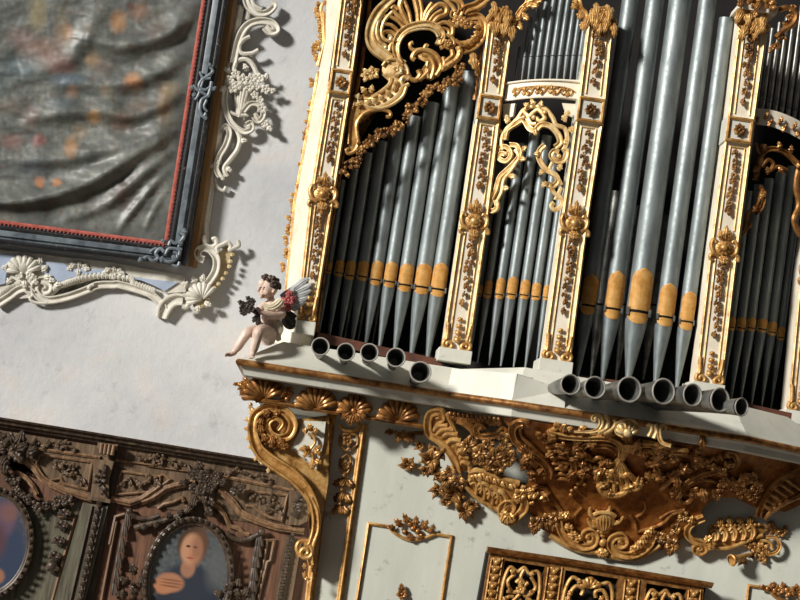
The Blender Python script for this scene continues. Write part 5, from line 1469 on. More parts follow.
T1([(125, 388), (138, 380), (148, 398), (138, 435), (118, 470), (108, 505), (120, 530)], 3.0, .05, BAND); T1([(165, 380), (180, 415), (172, 450), (150, 480), (132, 505), (142, 530)], 2.6, .04)
T1([(125, 400), (118, 390), (130, 382)], 2.4); T1([(105, 535), (112, 560), (130, 572), (138, 560)], 1.8, .03)
for q, a in (((125, 480), 200), ((140, 500), 300), ((130, 520), 250), ((110, 500), 160), ((180, 420), 340)): leaf(bm, WS, *S1c(q)[0], a, 8, 2.8, .04, bend=40)
obj('lower_scroll', bm, STUCCO, stucco)
# lower right corner
bm = nb()
def T2(pts, r, l=.02, pf=ROUND): stroke(bm, WS, S2(*pts), r, l, pf)
T2([(388, 278), (366, 268), (360, 240), (385, 222), (420, 234), (445, 272), (442, 325), (415, 372), (385, 402)], 4.0, .05, BAND)
T2([(385, 165), (392, 205), (420, 218), (445, 205), (440, 180), (425, 185)], 2.6, .05); T2([(450, 245), (448, 220), (475, 205), (498, 195), (512, 215), (505, 232), (525, 222), (548, 210), (543, 188)], 2.2, .06)
obj('corner_scroll', bm, STUCCO, stucco)
TANS = paint('tan_stained_stucco', (206, 188, 148), (168, 142, 98), 14, .6, .3, None, (120, 92, 60))
bm = nb(); plate(bm, WS, S2((455, 245), (500, 205), (515, 240), (498, 300), (470, 350), (430, 400), (395, 430), (380, 490), (340, 495), (330, 460), (395, 400), (440, 335), (452, 290)), .03, .034)
for q in ((508, 250), (500, 280), (495, 305), (480, 335), (465, 360), (445, 385), (425, 405), (400, 440), (390, 470), (370, 490), (345, 495)): leaf(bm, WS, *S2(q)[0], rnd.uniform(290, 380), 5, 2.2, .05, bend=40)
obj('lacy_edge', bm, TANS, stucco)
bm = nb(); shell(bm, WS, *S2((380, 460))[0], 120, 15, 150, 9, .05)
for q, a in (((375, 380), 60), ((350, 390), 100), ((320, 400), 140), ((390, 470), 320), ((360, 480), 260)): leaf(bm, WS, *S2(q)[0], a, 9, 3.2, .05, bend=30)
T2([(290, 438), (312, 448), (318, 475), (305, 495), (288, 490)], 2.6, .06)
obj('corner_shell', bm, STUCCO, stucco)
bm = nb()
stroke(bm, WS, [p + (r,) for p, r in zip(S2((290, 462), (255, 462), (225, 478), (205, 505), (192, 545)), (6, 6.5, 7, 7, 5.5))], 1, .02, BAND, .8)
stroke(bm, WS, S2((205, 505), (180, 468), (140, 435), (95, 418), (40, 402), (-10, 390)) + S3c((700, 338), (640, 338), (590, 345), (540, 368), (440, 405), (350, 428), (290, 432), (242, 412), (215, 372), (225, 330), (262, 312), (298, 335), (296, 370), (268, 382)), 4.0, .02, BAND, .9)
stroke(bm, WS, S3c((205, 395), (160, 362), (110, 372), (55, 412), (-20, 460)), 4.2, .02, BAND, .9); stroke(bm, WS, S3c((205, 400), (185, 420), (200, 440), (240, 450), (290, 450)), 1.6, .03)
stroke(bm, WS, S3c((545, 365), (555, 345), (580, 335)), 2.0, .04)
obj('lower_moulding', bm, STUCCO, stucco)
bm = nb()
run = sm(S3c((330, 365), (380, 340), (430, 322), (500, 300), (600, 288), (700, 292), (800, 308)) + S2((60, 390), (110, 408), (150, 425)), 8)
for i, (x, y) in enumerate(run[::2]): leaf(bm, WS, x, y + 2.5, 75, 7.5, 2.4, .02, lobes=0)
run = sm(S3c((0, 400), (40, 370), (80, 345), (120, 335)), 8)
for i, (x, y) in enumerate(run[::3]): leaf(bm, WS, x, y + 3, 100, 7, 2.4, .02, lobes=0)
obj('ruffled_edge', bm, STUCCO, stucco)
bm = nb()
plate(bm, WS, [(-140, 232), (-40, 246), (0, 250), (110, 262), (184, 276), (186, 292), (166, 293), (150, 283), (120, 272), (60, 288), (52, 296), (0, 300), (-40, 304), (-140, 300)], .0248, .022); obj('backing', bm, STUCCO, stucco, smooth=False)
bm = nb(); plate(bm, WS, S3c((236, 192), (395, 204), (430, 238), (640, 242), (640, 268), (545, 268), (440, 292), (350, 325), (300, 290), (255, 245)), .01, .033); obj('blue_panel', bm, BLUEP, stucco, smooth=False)
bm = nb(); plate(bm, WS, S3c((-60, 145), (92, 155), (55, 205), (40, 250), (30, 330), (-60, 350)), .01, .033); obj('blue_panel', bm, BLUEP, stucco, smooth=False)
bm = nb(); plate(bm, WS, S2((5, 342), (110, 362), (268, 380), (205, 420), (192, 412), (150, 392), (100, 372), (30, 356)), .01, .033); obj('blue_panel', bm, BLUEP, stucco, smooth=False)
bm = nb()
dome(bm, WS, S3c(*[(140 + 75 * math.cos(t), 212 + 62 * math.sin(t)) for t in [2 * PI * i / 18 for i in range(18)]]), .01, .03, .03); shell(bm, WS, *S3c((145, 265))[0], 95, 16, 150, 8, .02)
for q, r in (((185, 280), 5), ((120, 280), 4), ((210, 300), 4)): flower(bm, WS, *S3c(q)[0], r, 5, .03)
for q, a in (((240, 215), 60), ((250, 250), 20), ((290, 300), 330), ((330, 330), 340), ((60, 240), 150), ((80, 300), 200), ((200, 300), 300), ((150, 310), 260), ((270, 290), 350)): leaf(bm, WS, *S3c(q)[0], a, 9, 3.2, .025, bend=40)
stroke(bm, WS, S3c((60, 200), (38, 240), (35, 290), (55, 330)), 1.8, .02)
obj('shell_cup', bm, STUCCO, stucco)
for c in ((480, 235), (695, 262)):
    bm = nb()
    for dx, a in ((-40, 170), (-20, 120), (0, 60), (30, 20), (50, 340), (10, 250)): leaf(bm, WS, *S3c((c[0] + dx * .6, c[1]))[0], a, 8, 2.8, .02, bend=40)
    stroke(bm, WS, S3c((c[0] - 50, c[1] - 5), (c[0] - 20, c[1] + 15), (c[0] + 10, c[1] - 5), (c[0] + 45, c[1] + 8)), 1.6, .02)
    obj('small_leaf_ornament', bm, STUCCO, stucco)

# ================================================================== dark carved wall panelling
YP = -.16
WP = Flat(YP)
W0, W1, W2 = crop(0, 400, 2.5), crop(0, 415, 3.243), crop(150, 440, 3.75)
panel = thing('carved_wall_panelling', 'dark brown carved wooden wall panelling with oval portraits, below the plaster wall', 'wall panelling', at(150, 640, YP))
xr = at(310, 600, YP).x
bm = nb(); a = WP(-160, 401); b_ = WP(330, 473)
hexa(bm, [Vector((a.x, YP, 1.5)), Vector((b_.x, YP, 1.5)), b_, a], [Vector((a.x, -.002, 1.5)), Vector((b_.x, -.002, 1.5)), Vector((b_.x, -.002, b_.z)), Vector((a.x, -.002, a.z))])
obj('back_boards', bm, OAKR, panel, smooth=False)
bm = nb(); rail(bm, WP, [(-160, 397), (-60, 412.5), (100, 438), (258, 464), (330, 474)], 4.6, .03, [(-1, -2), (-1, .2), (-.5, .4), (-.3, 1.2), (.3, 1.4), (.6, 2.2), (1, 2.4), (1, -2)], 1); obj('dark_cornice', bm, OAKD, panel)
bm = nb()
rail(bm, WP, W1((-20, 75), (100, 106), (325, 138)), 1.6, .012); rail(bm, WP, W1((375, 145), (519, 168)) + W2((0, 100), (240, 130), (540, 190)), 1.6, .012)
obj('frieze_moulding', bm, OAKL, panel)
bm = nb(); plate(bm, WP, [(100, 440), (175, 452), (300, 474), (298, 486), (200, 468), (99, 456)], .02, .006); obj('frieze_board', bm, OAK, panel, smooth=False)
def vine(T, pts, r, n, mat=OAKV, name='carved_leaf_scroll', l=.012, par=panel, S=WP, sz=6):
    bm = nb(); stroke(bm, S, T(*pts), r, l); q = sm(T(*pts), 10)
    for i in range(n):
        x, y = q[int((i + .5) / n * (len(q) - 1))]
        leaf(bm, S, x, y, rnd.uniform(0, 360), sz * rnd.uniform(.9, 1.5), sz * .26, l, bend=rnd.choice((-50, 50)), lobes=2)
        if i % 2: ball(bm, S, x + rnd.uniform(-2, 2), y + rnd.uniform(-2, 2), sz * .25, l + .01)
    return obj(name, bm, mat, par)
vine(W1, [(115, 85), (140, 100), (160, 92), (185, 100), (210, 98), (250, 112)], 1.0, 12)
vine(W1, [(455, 130), (480, 145), (500, 138), (518, 148)] , 1.0, 6)
vine(W2, [(0, 65), (30, 78), (60, 72), (100, 90), (145, 95)], 1.1, 12)
vine(W2, [(265, 118), (300, 125), (330, 118), (370, 130), (420, 140), (460, 152)], 1.1, 12)
bm = nb(); plate(bm, WP, [(-150, 407), (-20, 427), (100, 446), (302, 477), (302, 531), (275, 527), (257, 520), (247, 516), (240, 511), (233, 502), (225, 495), (219, 490), (195, 482), (175, 485), (166, 488), (158, 495), (150, 499), (142, 501), (130, 503), (110, 499), (92, 499), (65, 490), (49, 483), (42, 478), (35, 468), (26, 461), (15, 458), (-20, 452), (-150, 440)], .005, .006); obj('upper_board', bm, OAK, panel, smooth=False)
# middle pilaster with corbel and leaf strip
bm = nb(); plate(bm, WP, W1((318, 88), (382, 96), (378, 112), (372, 116), (368, 132), (322, 126), (320, 110), (314, 104)), .05, .09); plate(bm, WP, W1((303, 142), (370, 150), (352, 210), (352, 278), (292, 268), (300, 210)), .05, .06)
plate(bm, WP, W1((285, 262), (358, 274), (356, 286), (283, 274)), .05, .075)
o = obj('corbel', bm, OAK, panel, smooth=False)
vine(W1, [(338, 160), (335, 190), (325, 215), (328, 240)], 2.0, 9, OAKD, 'corbel_leaf', .07, sz=7)
bm = nb(); 
for i in range(4): stroke(bm, WP, W1((330 + i * 13, 92 + i * 2), (326 + i * 12, 124 + i * 2)), 1.6, .095)
obj('corbel_fluting', bm, OAKL, panel)
bm = nb(); plate(bm, WP, W1((268, 285), (350, 296), (270, 620), (170, 620)), .04, .045); obj('pilaster_board', bm, OAKG, panel, smooth=False)
bm = nb()
for i in range(13):
    t = i / 12; x, y = W1((318 - 62 * t, 300 + 310 * t))[0]
    leaf(bm, WP, x, y, 60, 8, 2.6, .05, bend=60, lobes=2); leaf(bm, WP, x, y, 230, 8, 2.6, .05, bend=60, lobes=2); ball(bm, WP, x, y, 1.8, .055)
rail(bm, WP, W1((300, 295), (225, 620)), 1.2, .05); rail(bm, WP, W1((335, 300), (262, 620)), 1.6, .05)
obj('leaf_strip', bm, OAKD, panel)
bm = nb(); plate(bm, WP, W1((372, 120), (395, 122), (360, 300), (300, 620), (268, 620), (345, 300), (352, 215)), .03, .012); obj('painted_shade_strip', bm, OAKD, panel, smooth=False)  # dark strip painted as the shade on the pilaster's right
# right-hand field
bm = nb()
rail(bm, WP, W2((-30, 232), (0, 222), (30, 205), (60, 182), (95, 172), (130, 166), (170, 160)), 3.2, .02); rail(bm, WP, W2((258, 188), (285, 208), (310, 232), (335, 268), (360, 285), (400, 302), (470, 326), (578, 342)), 3.4, .02)
rail(bm, WP, W1((362, 272), (420, 285), (460, 272), (500, 245), (519, 232)), 3.2, .02)
obj('arched_moulding', bm, OAKL, panel)
bm = nb()
rail(bm, WP, W2((30, 258), (50, 242), (85, 235), (120, 218), (128, 232)), 1.8, .016); rail(bm, WP, W2((228, 240), (255, 252), (280, 280), (298, 322), (330, 330), (350, 350), (372, 355)), 2.0, .016)
obj('inner_moulding', bm, OAKL, panel)
bm = nb(); rail(bm, WP, W2((365, 192), (516, 206), (494, 302), (450, 290), (400, 262), (385, 248), (358, 246)), 1.3, .014, closed=False); rail(bm, WP, W2((-50, 170), (50, 130), (75, 148), (20, 190)), 1.3, .014); rail(bm, WP, W1((392, 182), (519, 200), (519, 240), (480, 250), (375, 258), (392, 182)), 1.2, .014); obj('small_panel_moulding', bm, OAKL, panel)
vine(W2, [(370, 215), (400, 205), (430, 225), (450, 255), (480, 265), (475, 235), (455, 225)], 1.5, 12, sz=7)
vine(W1, [(400, 215), (430, 205), (455, 230), (480, 215), (505, 205), (518, 225)], 1.4, 12, sz=7)
bm = nb()
for i in range(16):
    x, y = W2((200 + rnd.uniform(-48, 48), 155 + rnd.uniform(-38, 40)))[0]; flower(bm, WP, x, y, rnd.uniform(4, 6), 5, .05)
for q, a in (((150, 160), 170), ((250, 165), 10), ((320, 180), 0), ((300, 185), 330), ((200, 200), 270), ((175, 210), 240), ((215, 215), 300), ((160, 240), 220), ((215, 250), 280), ((190, 120), 90)): leaf(bm, WP, *W2(q)[0], a, 12, 4, .04, bend=30)
obj('flower_bunch', bm, OAKD, panel)
bm = nb()
stroke(bm, WP, W2((180, 225), (150, 255), (110, 280), (60, 300), (0, 315), (-60, 330)), 3.0, .03); stroke(bm, WP, W2((200, 225), (215, 260), (240, 280)), 2.6, .03); stroke(bm, WP, W2((285, 345), (310, 368), (350, 376), (390, 362), (418, 345)), 2.6, .03)
for q in W2((130, 270), (100, 285), (70, 298), (30, 305), (-10, 318)): leaf(bm, WP, q[0], q[1], rnd.uniform(30, 330), 8, 3, .035, bend=30)
obj('draped_swag', bm, OAKD, panel)
bm = nb(); ball(bm, WP, *W2((418, 345))[0], 4, .04)
for i, (x, y) in enumerate(((410, 370), (404, 410), (396, 450), (390, 500), (385, 540), (378, 580))):
    for d in (-8, 0, 8): stroke(bm, WP, W2((x + d * .5, y - 25), (x + d, y + 5), (x + d * 1.4, y + 28)), 1.6 + i * .15, .03, taper=(.5, 1))
obj('hanging_tassel', bm, OAKD, panel)
bm = nb(); rail(bm, WP, W2((425, 372), (466, 376), (452, 452), (440, 458), (402, 610)), 1.5, .012); rail(bm, WP, W2((440, 380), (425, 470), (385, 610)), 1.2, .012); obj('stepped_moulding', bm, OAKL, panel)
bm = nb(); rail(bm, WP, W1((356, 420), (375, 330), (405, 322)), 1.6, .012); rail(bm, WP, W1((378, 345), (330, 600)), 1.6, .012); obj('stepped_moulding', bm, OAKL, panel)
bm = nb(); ball(bm, WP, *W1((420, 312))[0], 3.6, .03)
for i, (x, y) in enumerate(((415, 335), (405, 370), (395, 420), (385, 470), (378, 520), (372, 560))):
    for d in (-6, 0, 6): stroke(bm, WP, W1((x + d * .5, y - 22), (x + d, y + 5), (x + d * 1.4, y + 25)), 1.6, .03, taper=(.5, 1))
obj('hanging_tassel', bm, OAKD, panel)
bm = nb(); stroke(bm, WP, W1((420, 318), (450, 335), (490, 335), (519, 325)), 2.4, .03); obj('draped_swag', bm, OAKD, panel)
bm = nb(); plate(bm, WP, W2((520, 190), (600, 190), (600, 300), (560, 320), (520, 318)), .05, .05); plate(bm, WP, W2((505, 362), (570, 375), (525, 640), (462, 640)), .04, .04); obj('pilaster_board', bm, OAK, panel, smooth=False)
vine(W2, [(550, 180), (560, 210), (545, 240), (555, 280)], 2.4, 10, OAKD, 'corbel_leaf', .06, sz=7)
bm = nb()
for i in range(11):
    t = i / 10; x, y = W2((530 - 45 * t, 375 + 235 * t))[0]
    leaf(bm, WP, x, y, 60, 8, 2.8, .045, bend=60, lobes=2); leaf(bm, WP, x, y, 230, 8, 2.8, .045, bend=60, lobes=2); ball(bm, WP, x, y, 1.9, .05)
obj('leaf_strip', bm, OAKD, panel)
bm = nb()
for q, a in (((320, 560), 60), ((300, 580), 100), ((340, 590), 40), ((280, 590), 140), ((325, 600), 80)): leaf(bm, WP, *W2(q)[0], a, 13, 4, .03, bend=30)
for q, a in (((435, 520), 90), ((420, 550), 130), ((450, 560), 60), ((415, 585), 160), ((440, 590), 100)): leaf(bm, WP, *W1(q)[0], a, 13, 4, .03, bend=30)
obj('leaf_spray', bm, OAKD, panel)
# left-hand field
bm = nb(); plate(bm, WP, W1((60, 300), (262, 282), (170, 620), (-20, 620), (70, 500)), .02, .004); obj('green_tinged_field', bm, OAKG, panel, smooth=False)
bm = nb()
rail(bm, WP, W1((50, 140), (85, 150), (112, 172), (135, 205), (160, 222), (210, 245), (300, 272)), 3.4, .02); rail(bm, WP, W1((50, 185), (80, 200), (105, 228), (120, 258)), 2.2, .016)
obj('arched_moulding', bm, OAKL, panel)
bm = nb(); rail(bm, WP, W1((130, 128), (300, 152), (284, 242), (205, 222), (195, 205), (150, 215), (118, 160), (130, 128)), 1.3, .014); obj('small_panel_moulding', bm, OAKL, panel)
vine(W1, [(170, 155), (195, 165), (205, 185), (235, 175), (250, 195), (268, 208)], 1.5, 12, sz=7)
bm = nb()
for q, a in (((40, 100), 90), ((40, 100), 40), ((40, 100), 140), ((30, 110), 180), ((50, 110), 10), ((30, 130), 220), ((20, 90), 120), ((60, 95), 60), ((45, 120), 300), ((10, 120), 200), ((80, 118), 0), ((20, 150), 250)): leaf(bm, WP, *W1(q)[0], a, 15, 5, .04, bend=30)
for q in ((30, 105), (45, 95), (100, 128), (20, 140)): flower(bm, WP, *W1(q)[0], 5, 5, .05)
obj('flower_bunch', bm, OAKD, panel)
bm = nb(); garland(bm, WP, W1((20, 190), (50, 235), (90, 270), (130, 300), (180, 290), (215, 270), (245, 270)), 5, .03, .55, jit=.7); stroke(bm, WP, W1((20, 200), (60, 250), (110, 290), (170, 300), (245, 275)), 3, .02); obj('flower_swag', bm, OAKD, panel)
bm = nb()
for i, (x, y) in enumerate(((210, 310), (200, 350), (190, 400), (178, 450), (170, 490))):
    ball(bm, WP, *W1((x, y))[0], 3 + (i == 4) * 3, .03)
    for a in (200, 260, 320): leaf(bm, WP, *W1((x, y))[0], a, 9, 3, .025, bend=30)
obj('bud_drop', bm, OAKD, panel)
bm = nb(); rail(bm, WP, W1((243, 330), (168, 610)), 1.6, .012); rail(bm, WP, W1((190, 330), (240, 335)), 1.4, .012); obj('stepped_moulding', bm, OAKL, panel)

# ---- oval portraits hung on the panelling
SKIN = (196, 142, 108)
def portrait(cx, cy, rx, ry, tilt, label, blobs, bgd, name='oval_portrait'):
    S = Flat(YP - .03)
    t = thing(name, label, 'portrait', S(cx, cy), 'oval portraits on the panelling')
    def E(f, a):
        x, y = math.cos(a) * rx * f, math.sin(a) * ry * f
        return (cx + x * math.cos(tilt) - y * math.sin(tilt), cy + x * math.sin(tilt) + y * math.cos(tilt))
    bm = nb(); plate(bm, S, [E(.93, 2 * PI * i / 40) for i in range(40)], .02, 0)
    def base(m, uv):
        n = m.n('ShaderNodeTexNoise', Scale=2.5, Detail=5.0); m.l(uv, n.inputs['Vector'])
        return m.ramp(n.outputs['Fac'], [(.3, lin(bgd[1])), (.7, lin(bgd[0]))])
    mat = ell_mat('portrait_paint', base, blobs, .4, None, .06)
    o = obj('canvas', bm, mat, t, smooth=False)
    me = o.data; ul = me.uv_layers.new(name='canvas'); c = S(cx, cy); k = S.k(cx, cy)
    for lp in me.loops:
        d = me.vertices[lp.vertex_index].co + W[o] - c
        ul.data[lp.index].uv = (d.x / k / 10, d.z / k / 10)
    bm = nb(); rail(bm, S, [E(1, 2 * PI * i / 48) for i in range(48)], 3.6, .012, RAIL, .9, True)
    fr = obj('oval_frame', bm, OAKD, t)
    bm = nb()
    for i in range(44):
        a = 2 * PI * i / 44; leaf(bm, S, *E(1.0, a), -math.degrees(a + tilt) + 60, 6.5, 2.2, .03, lobes=0)
    obj('leaf_edging', bm, OAKD, fr)
    bm = nb(); rail(bm, S, [E(.94, 2 * PI * i / 48) for i in range(48)], 1.0, .01, ROUND, .9, True); obj('inner_bead', bm, OAKL, fr)
    return t
portrait(188, 580, 42, 60, R(9), 'oval portrait of a dark-robed person with clasped hands on dark panelling',
  [(.3, -2.6, 3.4, 3.2, (40, 46, 56), .25, 1), (.1, -.3, 2.6, 1.9, (44, 50, 60), .3, 1), (-.2, 1.1, .7, .9, (150, 108, 84), .4, 1), (-.1, 3.55, 1.5, 1.9, (70, 52, 38), .3, 1), (-.15, 3.0, 1.05, 1.55, (178, 132, 102), .3, 1), (.35, 2.7, .6, 1.2, (168, 116, 88), .8, .6), (-.5, 3.25, .22, .12, (60, 42, 32), .5, 1), (.2, 3.25, .22, .12, (60, 42, 32), .5, 1), (.5, 3.4, .7, 1.5, (120, 80, 60), .9, .6), (-.2, 2.75, .14, .4, (176, 118, 90), .6, .9), (-.15, 2.15, .36, .1, (150, 76, 62), .5, 1), (-1.7, -.5, 1.35, .95, (160, 112, 84), .3, 1), (-2.3, -.9, 1.0, .8, (170, 116, 84), .4, 1), (-1.5, -.25, 1.15, .1, (126, 82, 58), .6, .9), (-1.5, -.55, 1.15, .1, (126, 82, 58), .6, .9), (-1.6, -.85, 1.0, .1, (120, 78, 56), .6, .9), (2.6, 1.6, 1.0, 2.0, (90, 92, 92), .8, .7)], ((92, 96, 98), (60, 64, 66)))
portrait(-13, 543, 43, 54, R(9), 'oval portrait of violet and blue robes, cut off at the left edge',
  [(1.8, -1.5, 2.2, 3.8, (50, 62, 84), .4, 1), (1.0, 2.4, 1.3, 1.8, (96, 76, 92), .5, 1), (.2, .2, 1.6, 2.0, (84, 58, 66), .5, 1), (1.3, -3.0, .9, .8, (150, 104, 78), .4, 1), (1.6, 3.2, .8, .9, (120, 84, 76), .7, .8)], ((84, 84, 96), (54, 56, 66)))
# ================================================================== carved putto seated on the ledge
PU = Flat(-1.00); kp = PU.k(265, 310)
def Q(x, y, d=0.0): return PU(220 + x / 4.615, 240 + y / 4.615, d)      # measured on a close view of the figure; d = forward of its middle plane
FLESH = paint('painted_flesh_wood', (222, 200, 184), (190, 160, 142), 18, .45, .1, None, (96, 72, 60))
HAIR = paint('dark_carved_hair', (74, 56, 44), (42, 32, 26), 20, .5, .2)
WINGW = paint('grey_white_feathers', (204, 206, 204), (150, 154, 154), 16, .5, .2, None, (60, 62, 64))
ROSE = paint('dusty_rose_cloth', (186, 100, 96), (128, 58, 58), 14, .55, .15)
DKLEAF = paint('dark_bronze_leaves', (70, 60, 50), (36, 30, 26), 20, .45, .2)
IVORY = paint('ivory_cloth', (222, 212, 188), (180, 164, 132), 14, .5, .15, None, (150, 112, 50))
BLACKP = paint('black_feathers', (60, 60, 62), (30, 30, 32), 14, .5, .15)  # plain black feathers that stripe the white wing
putto = thing('cherub_statue', 'carved winged cherub with a dark bouquet, sitting on the left end of the organ ledge', 'statue', Q(215, 470))
def limb(bm, pts, per=10):
    """pts: (point, radius in metres)"""
    q = sm([(p.x, p.y, p.z, r) for p, r in pts], per)
    for x, y, z, r in q:
        m = Matrix.Translation((x, y, z)) @ Matrix.Scale(r, 4)
        bmesh.ops.create_icosphere(bm, subdivisions=2, radius=1.0, matrix=m)
def egg(bm, c, rx, ry, rz, rot=None):
    m = Matrix.Translation(c) @ (rot.to_4x4() if rot else Matrix()) @ Matrix.Diagonal((rx, ry, rz, 1))
    bmesh.ops.create_icosphere(bm, subdivisions=3, radius=1.0, matrix=m)
bm = nb(); u = kp / 4.615 * 1.0                                    # metres per unit of the close view
def r_(n): return n * u
# trunk
limb(bm, [(Q(222, 452, .0), r_(38)), (Q(222, 420, .01), r_(42)), (Q(222, 385, .02), r_(38)), (Q(228, 350, .02), r_(36)), (Q(234, 318, .01), r_(36)), (Q(238, 295, .005), r_(27))])
limb(bm, [(Q(238, 292, .0), r_(18)), (Q(234, 270, .005), r_(17)), (Q(228, 250, .01), r_(20))])
# head in three-quarter profile looking down to the left
H = Q(222, 216, .015)
egg(bm, H, r_(48), r_(46), r_(50)); egg(bm, Q(210, 238, .02), r_(37), r_(36), r_(32))
egg(bm, Q(196, 240, .045), r_(16), r_(16), r_(15)); egg(bm, Q(214, 244, .075), r_(15), r_(13), r_(14))          # cheeks
limb(bm, [(Q(184, 218, .05), r_(5)), (Q(178, 227, .056), r_(6.5)), (Q(177, 232, .055), r_(7))], 5)            # nose
egg(bm, Q(192, 262, .045), r_(12), r_(12), r_(9)); limb(bm, [(Q(186, 247, .06), r_(4.5)), (Q(194, 249, .07), r_(5))], 4); limb(bm, [(Q(188, 254, .058), r_(4.5)), (Q(195, 255, .066), r_(4.5))], 4)
egg(bm, Q(200, 202, .035), r_(24), r_(24), r_(22))                # brow
limb(bm, [(Q(246, 216, .06), r_(7)), (Q(251, 228, .055), r_(7)), (Q(246, 240, .055), r_(6))], 5)                 # ear
# far arm and near arm, hands round the bouquet
limb(bm, [(Q(210, 300, .0), r_(20)), (Q(188, 318, .03), r_(18)), (Q(178, 338, .07), r_(15)), (Q(165, 335, .11), r_(12)), (Q(155, 325, .125), r_(10))])
limb(bm, [(Q(262, 302, .01), r_(24)), (Q(282, 325, .03), r_(23)), (Q(280, 348, .06), r_(20)), (Q(245, 348, .10), r_(18)), (Q(210, 340, .125), r_(14)), (Q(190, 332, .135), r_(11))])
def hand(bm, c, dx, dy, s=1):
    egg(bm, c, r_(12), r_(8), r_(12))
    for i, (ox, oy, L) in enumerate(((-2, -10, 17), (-4, -4, 20), (-4, 3, 19), (-2, 10, 15))):
        a = c + Vector((r_(ox), 0, -r_(oy))); b2 = a + Vector((dx * r_(L * .55), -r_(3), dy * r_(L * .55))); c2 = b2 + Vector((dx * r_(L * .35), r_(5), dy * r_(L * .35) - r_(4)))
        limb(bm, [(a, r_(4.6)), (b2, r_(4.2)), (c2, r_(3.4))], 4)
    a = c + Vector((r_(2), -r_(4), r_(10))); limb(bm, [(a, r_(5)), (a + Vector((dx * r_(8), -r_(4), r_(6))), r_(4.4)), (a + Vector((dx * r_(15), -r_(2), r_(5))), r_(3.6))], 4)
hand(bm, Q(180, 330, .137), -1, .15); hand(bm, Q(152, 322, .125), -.8, .5)
# far leg stretched to the left, near leg hanging
limb(bm, [(Q(205, 430, .03), r_(34)), (Q(170, 420, .09), r_(31)), (Q(130, 428, .14), r_(25)), (Q(108, 455, .15), r_(22)), (Q(85, 490, .15), r_(20)), (Q(66, 515, .15), r_(13)), (Q(62, 522, .15), r_(13))])
limb(bm, [(Q(66, 520, .15), r_(13)), (Q(48, 528, .165), r_(11)), (Q(32, 528, .175), r_(8))], 6)
for i in range(5): limb(bm, [(Q(38 - i * 2, 524 + i * 2.6, .182 - i * .006), r_(5)), (Q(27 - i * 1.0, 524 + i * 3, .188 - i * .006), r_(4.4 - i * .3))], 3)
limb(bm, [(Q(228, 435, .06), r_(36)), (Q(200, 420, .14), r_(32)), (Q(178, 424, .19), r_(27)), (Q(170, 455, .19), r_(23)), (Q(160, 492, .175), r_(21)), (Q(152, 520, .17), r_(14)), (Q(150, 528, .17), r_(14))])
limb(bm, [(Q(150, 525, .17), r_(14)), (Q(148, 536, .195), r_(12)), (Q(145, 540, .215), r_(9))], 6)
for i in range(5): limb(bm, [(Q(136 + i * 5, 540, .215), r_(5)), (Q(134 + i * 5, 544, .228), r_(4.6 - i * .3))], 3)
me = bpy.data.meshes.new('tmp'); bm.to_mesh(me); bm.free()
tmp = bpy.data.objects.new('tmp', me); col.objects.link(tmp)
md = tmp.modifiers.new('r', 'REMESH'); md.mode = 'VOXEL'; md.voxel_size = r_(2.6)
ms = tmp.modifiers.new('s', 'SMOOTH'); ms.factor = .5; ms.iterations = 3
dg = bpy.context.evaluated_depsgraph_get(); ev = tmp.evaluated_get(dg)
bm = nb(); bm.from_mesh(ev.to_mesh()); ev.to_mesh_clear()
bpy.data.objects.remove(tmp); bpy.data.meshes.remove(me)
body = obj('body', bm, FLESH, putto, sharp=180)
for c in (Q(189, 218, .07), Q(204, 219, .092)):
    bm = nb(); egg(bm, c, r_(4.5), r_(3.5), r_(3)); obj('eye', bm, HAIR, putto)
bm = nb()
for i in range(80):
    a = rnd.uniform(0, 2 * PI); v = rnd.uniform(-.05, 1)
    c = H + Vector((math.cos(a) * r_(48) * math.sqrt(max(1 - v * v, .05)), math.sin(a) * r_(46) * math.sqrt(max(1 - v * v, .05)), v * r_(47)))
    if c.x < H.x - r_(18) and c.z < H.z + r_(32): continue
    if c.y < H.y - r_(16) and c.z < H.z + r_(24) and c.x < H.x + r_(14): continue
    limb(bm, [(c, r_(8)), (c + Vector((r_(rnd.uniform(-9, 9)), r_(rnd.uniform(-7, 3)), r_(rnd.uniform(-6, 8)))), r_(9)), (c + Vector((r_(rnd.uniform(-8, 8)), -r_(5), -r_(6))), r_(5))], 2)
obj('curly_hair', bm, HAIR, putto, sharp=180)
S9 = Flat(-.96); QC = crop(220, 240, 4.615)
bm = nb()
for i, (tx, ty) in enumerate(((412, 178), (420, 205), (418, 232), (410, 258), (396, 282), (376, 300))):
    stroke(bm, S9, [p + (w,) for p, w in zip(QC((285 + i * 3, 262 + i * 9), (330, 232 + i * 15), (tx - 30, ty + 14), (tx, ty)), (2.2, 3.2, 3.2, 1.2))], 1, .012 * (6 - i) / 3, LEAF, .8)
for i in range(5):
    stroke(bm, S9, [p + (w,) for p, w in zip(QC((280 + i * 4, 262 + i * 10), (310 + i * 2, 243 + i * 14), (340, 232 + i * 16)), (2.0, 2.8, 1.4))], 1, .04, LEAF, .8)
obj('wing', bm, WINGW, putto)
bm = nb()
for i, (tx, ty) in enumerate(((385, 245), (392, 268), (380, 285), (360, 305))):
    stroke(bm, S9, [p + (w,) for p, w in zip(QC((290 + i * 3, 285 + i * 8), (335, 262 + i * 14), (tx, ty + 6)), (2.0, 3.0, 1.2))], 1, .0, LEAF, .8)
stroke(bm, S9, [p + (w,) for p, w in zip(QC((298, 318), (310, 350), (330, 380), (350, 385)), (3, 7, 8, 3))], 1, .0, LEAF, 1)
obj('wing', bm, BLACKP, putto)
bm = nb()
for q, a in (((318, 262), 70), ((325, 280), 20), ((315, 290), 280), ((305, 278), 190), ((330, 265), 120), ((320, 300), 250)): leaf(bm, S9, *QC(q)[0], a, 7, 4.2, .07, lobes=0, bend=40)
flower(bm, S9, *QC((318, 278))[0], 6, 5, .08)
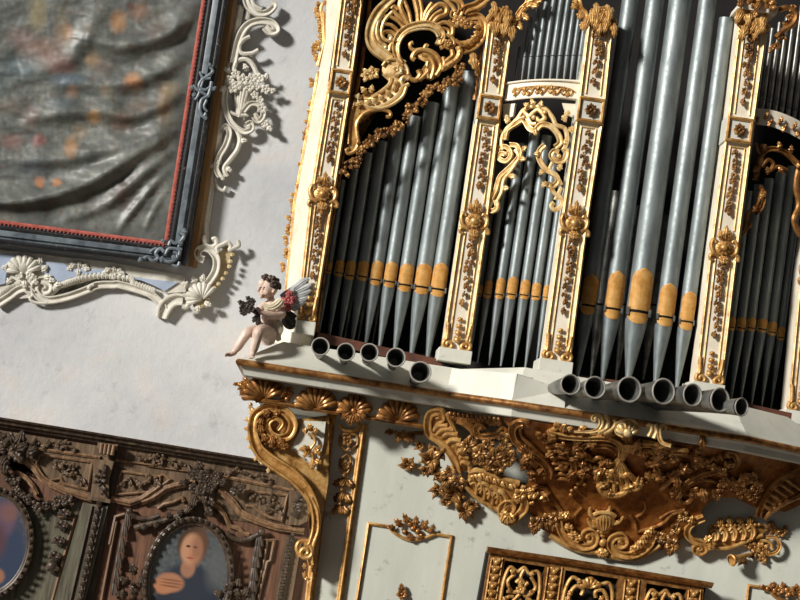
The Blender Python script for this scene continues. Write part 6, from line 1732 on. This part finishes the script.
obj('rose_drapery', bm, ROSE, putto)
bm = nb()
stroke(bm, PU, [p + (w,) for p, w in zip(QC((200, 300), (225, 312), (252, 305), (275, 285), (285, 272)), (2, 3.6, 4.2, 4.2, 2))], 1, .17 * .5, LEAF, .9)
stroke(bm, PU, [p + (w,) for p, w in zip(QC((258, 368), (268, 400), (262, 435), (275, 465)), (4, 5, 4.5, 2))], 1, .05, LEAF, .8)
stroke(bm, PU, [p + (w,) for p, w in zip(QC((275, 375), (280, 410), (275, 440)), (2, 3, 1.4))], 1, .06, LEAF, .8)
obj('sash', bm, IVORY, putto)
bm = nb()
SB = Flat(-1.14)
for i in range(18):
    x, y = 130 + rnd.uniform(-24, 24), 310 + rnd.uniform(-28, 26); leaf(bm, SB, *QC((x, y))[0], rnd.uniform(0, 360), 7.5, 2.6, rnd.uniform(-.02, .03), bend=rnd.uniform(-40, 40), lobes=2)
for q in ((115, 300), (140, 292), (125, 325), (145, 318), (105, 320)): flower(bm, SB, *QC(q)[0], 4.2, 5, .03)
stroke(bm, SB, QC((150, 320), (175, 345), (180, 385)), 2.0, .0)
for q, a in (((178, 360), 250), ((180, 375), 290), ((170, 350), 230)): leaf(bm, SB, *QC(q)[0], a, 8, 2.6, .0, bend=20)
obj('bouquet', bm, DKLEAF, putto)
# ================================================================== light
sun = bpy.data.lights.new('sun', 'SUN'); sun.energy = 4.9; sun.angle = R(8); sun.color = (1, .965, .91)
so = bpy.data.objects.new('sun', sun); col.objects.link(so)
dirv = Vector((.74, .56, -.34)).normalized()
so.rotation_euler = dirv.to_track_quat('-Z', 'Y').to_euler()
so.location = (-6, -8, 8)
w = bpy.data.worlds.new('world'); sc.world = w; w.use_nodes = True
nt = w.node_tree; nt.nodes.clear()
o = nt.nodes.new('ShaderNodeOutputWorld'); b = nt.nodes.new('ShaderNodeBackground'); nt.links.new(b.outputs[0], o.inputs[0])
tc = nt.nodes.new('ShaderNodeTexCoord'); sp = nt.nodes.new('ShaderNodeSeparateXYZ'); nt.links.new(tc.outputs['Generated'], sp.inputs[0])
r = nt.nodes.new('ShaderNodeValToRGB'); mr = nt.nodes.new('ShaderNodeMapRange'); mr.inputs[1].default_value = -1; mr.inputs[2].default_value = 1
nt.links.new(sp.outputs[0], mr.inputs[0]); nt.links.new(mr.outputs[0], r.inputs[0])
e = r.color_ramp.elements; e[0].position = .0; e[0].color = (.95, .97, 1.0, 1); e[1].position = .8; e[1].color = (.05, .045, .04, 1)
nt.links.new(r.outputs[0], b.inputs[0]); b.inputs[1].default_value = .22
vs = sc.view_settings
sc.display_settings.display_device = 'sRGB'
vs.view_transform = 'Standard'; vs.look = 'None'; vs.gamma = 1.0; vs.exposure = 0.0; vs.use_curve_mapping = False
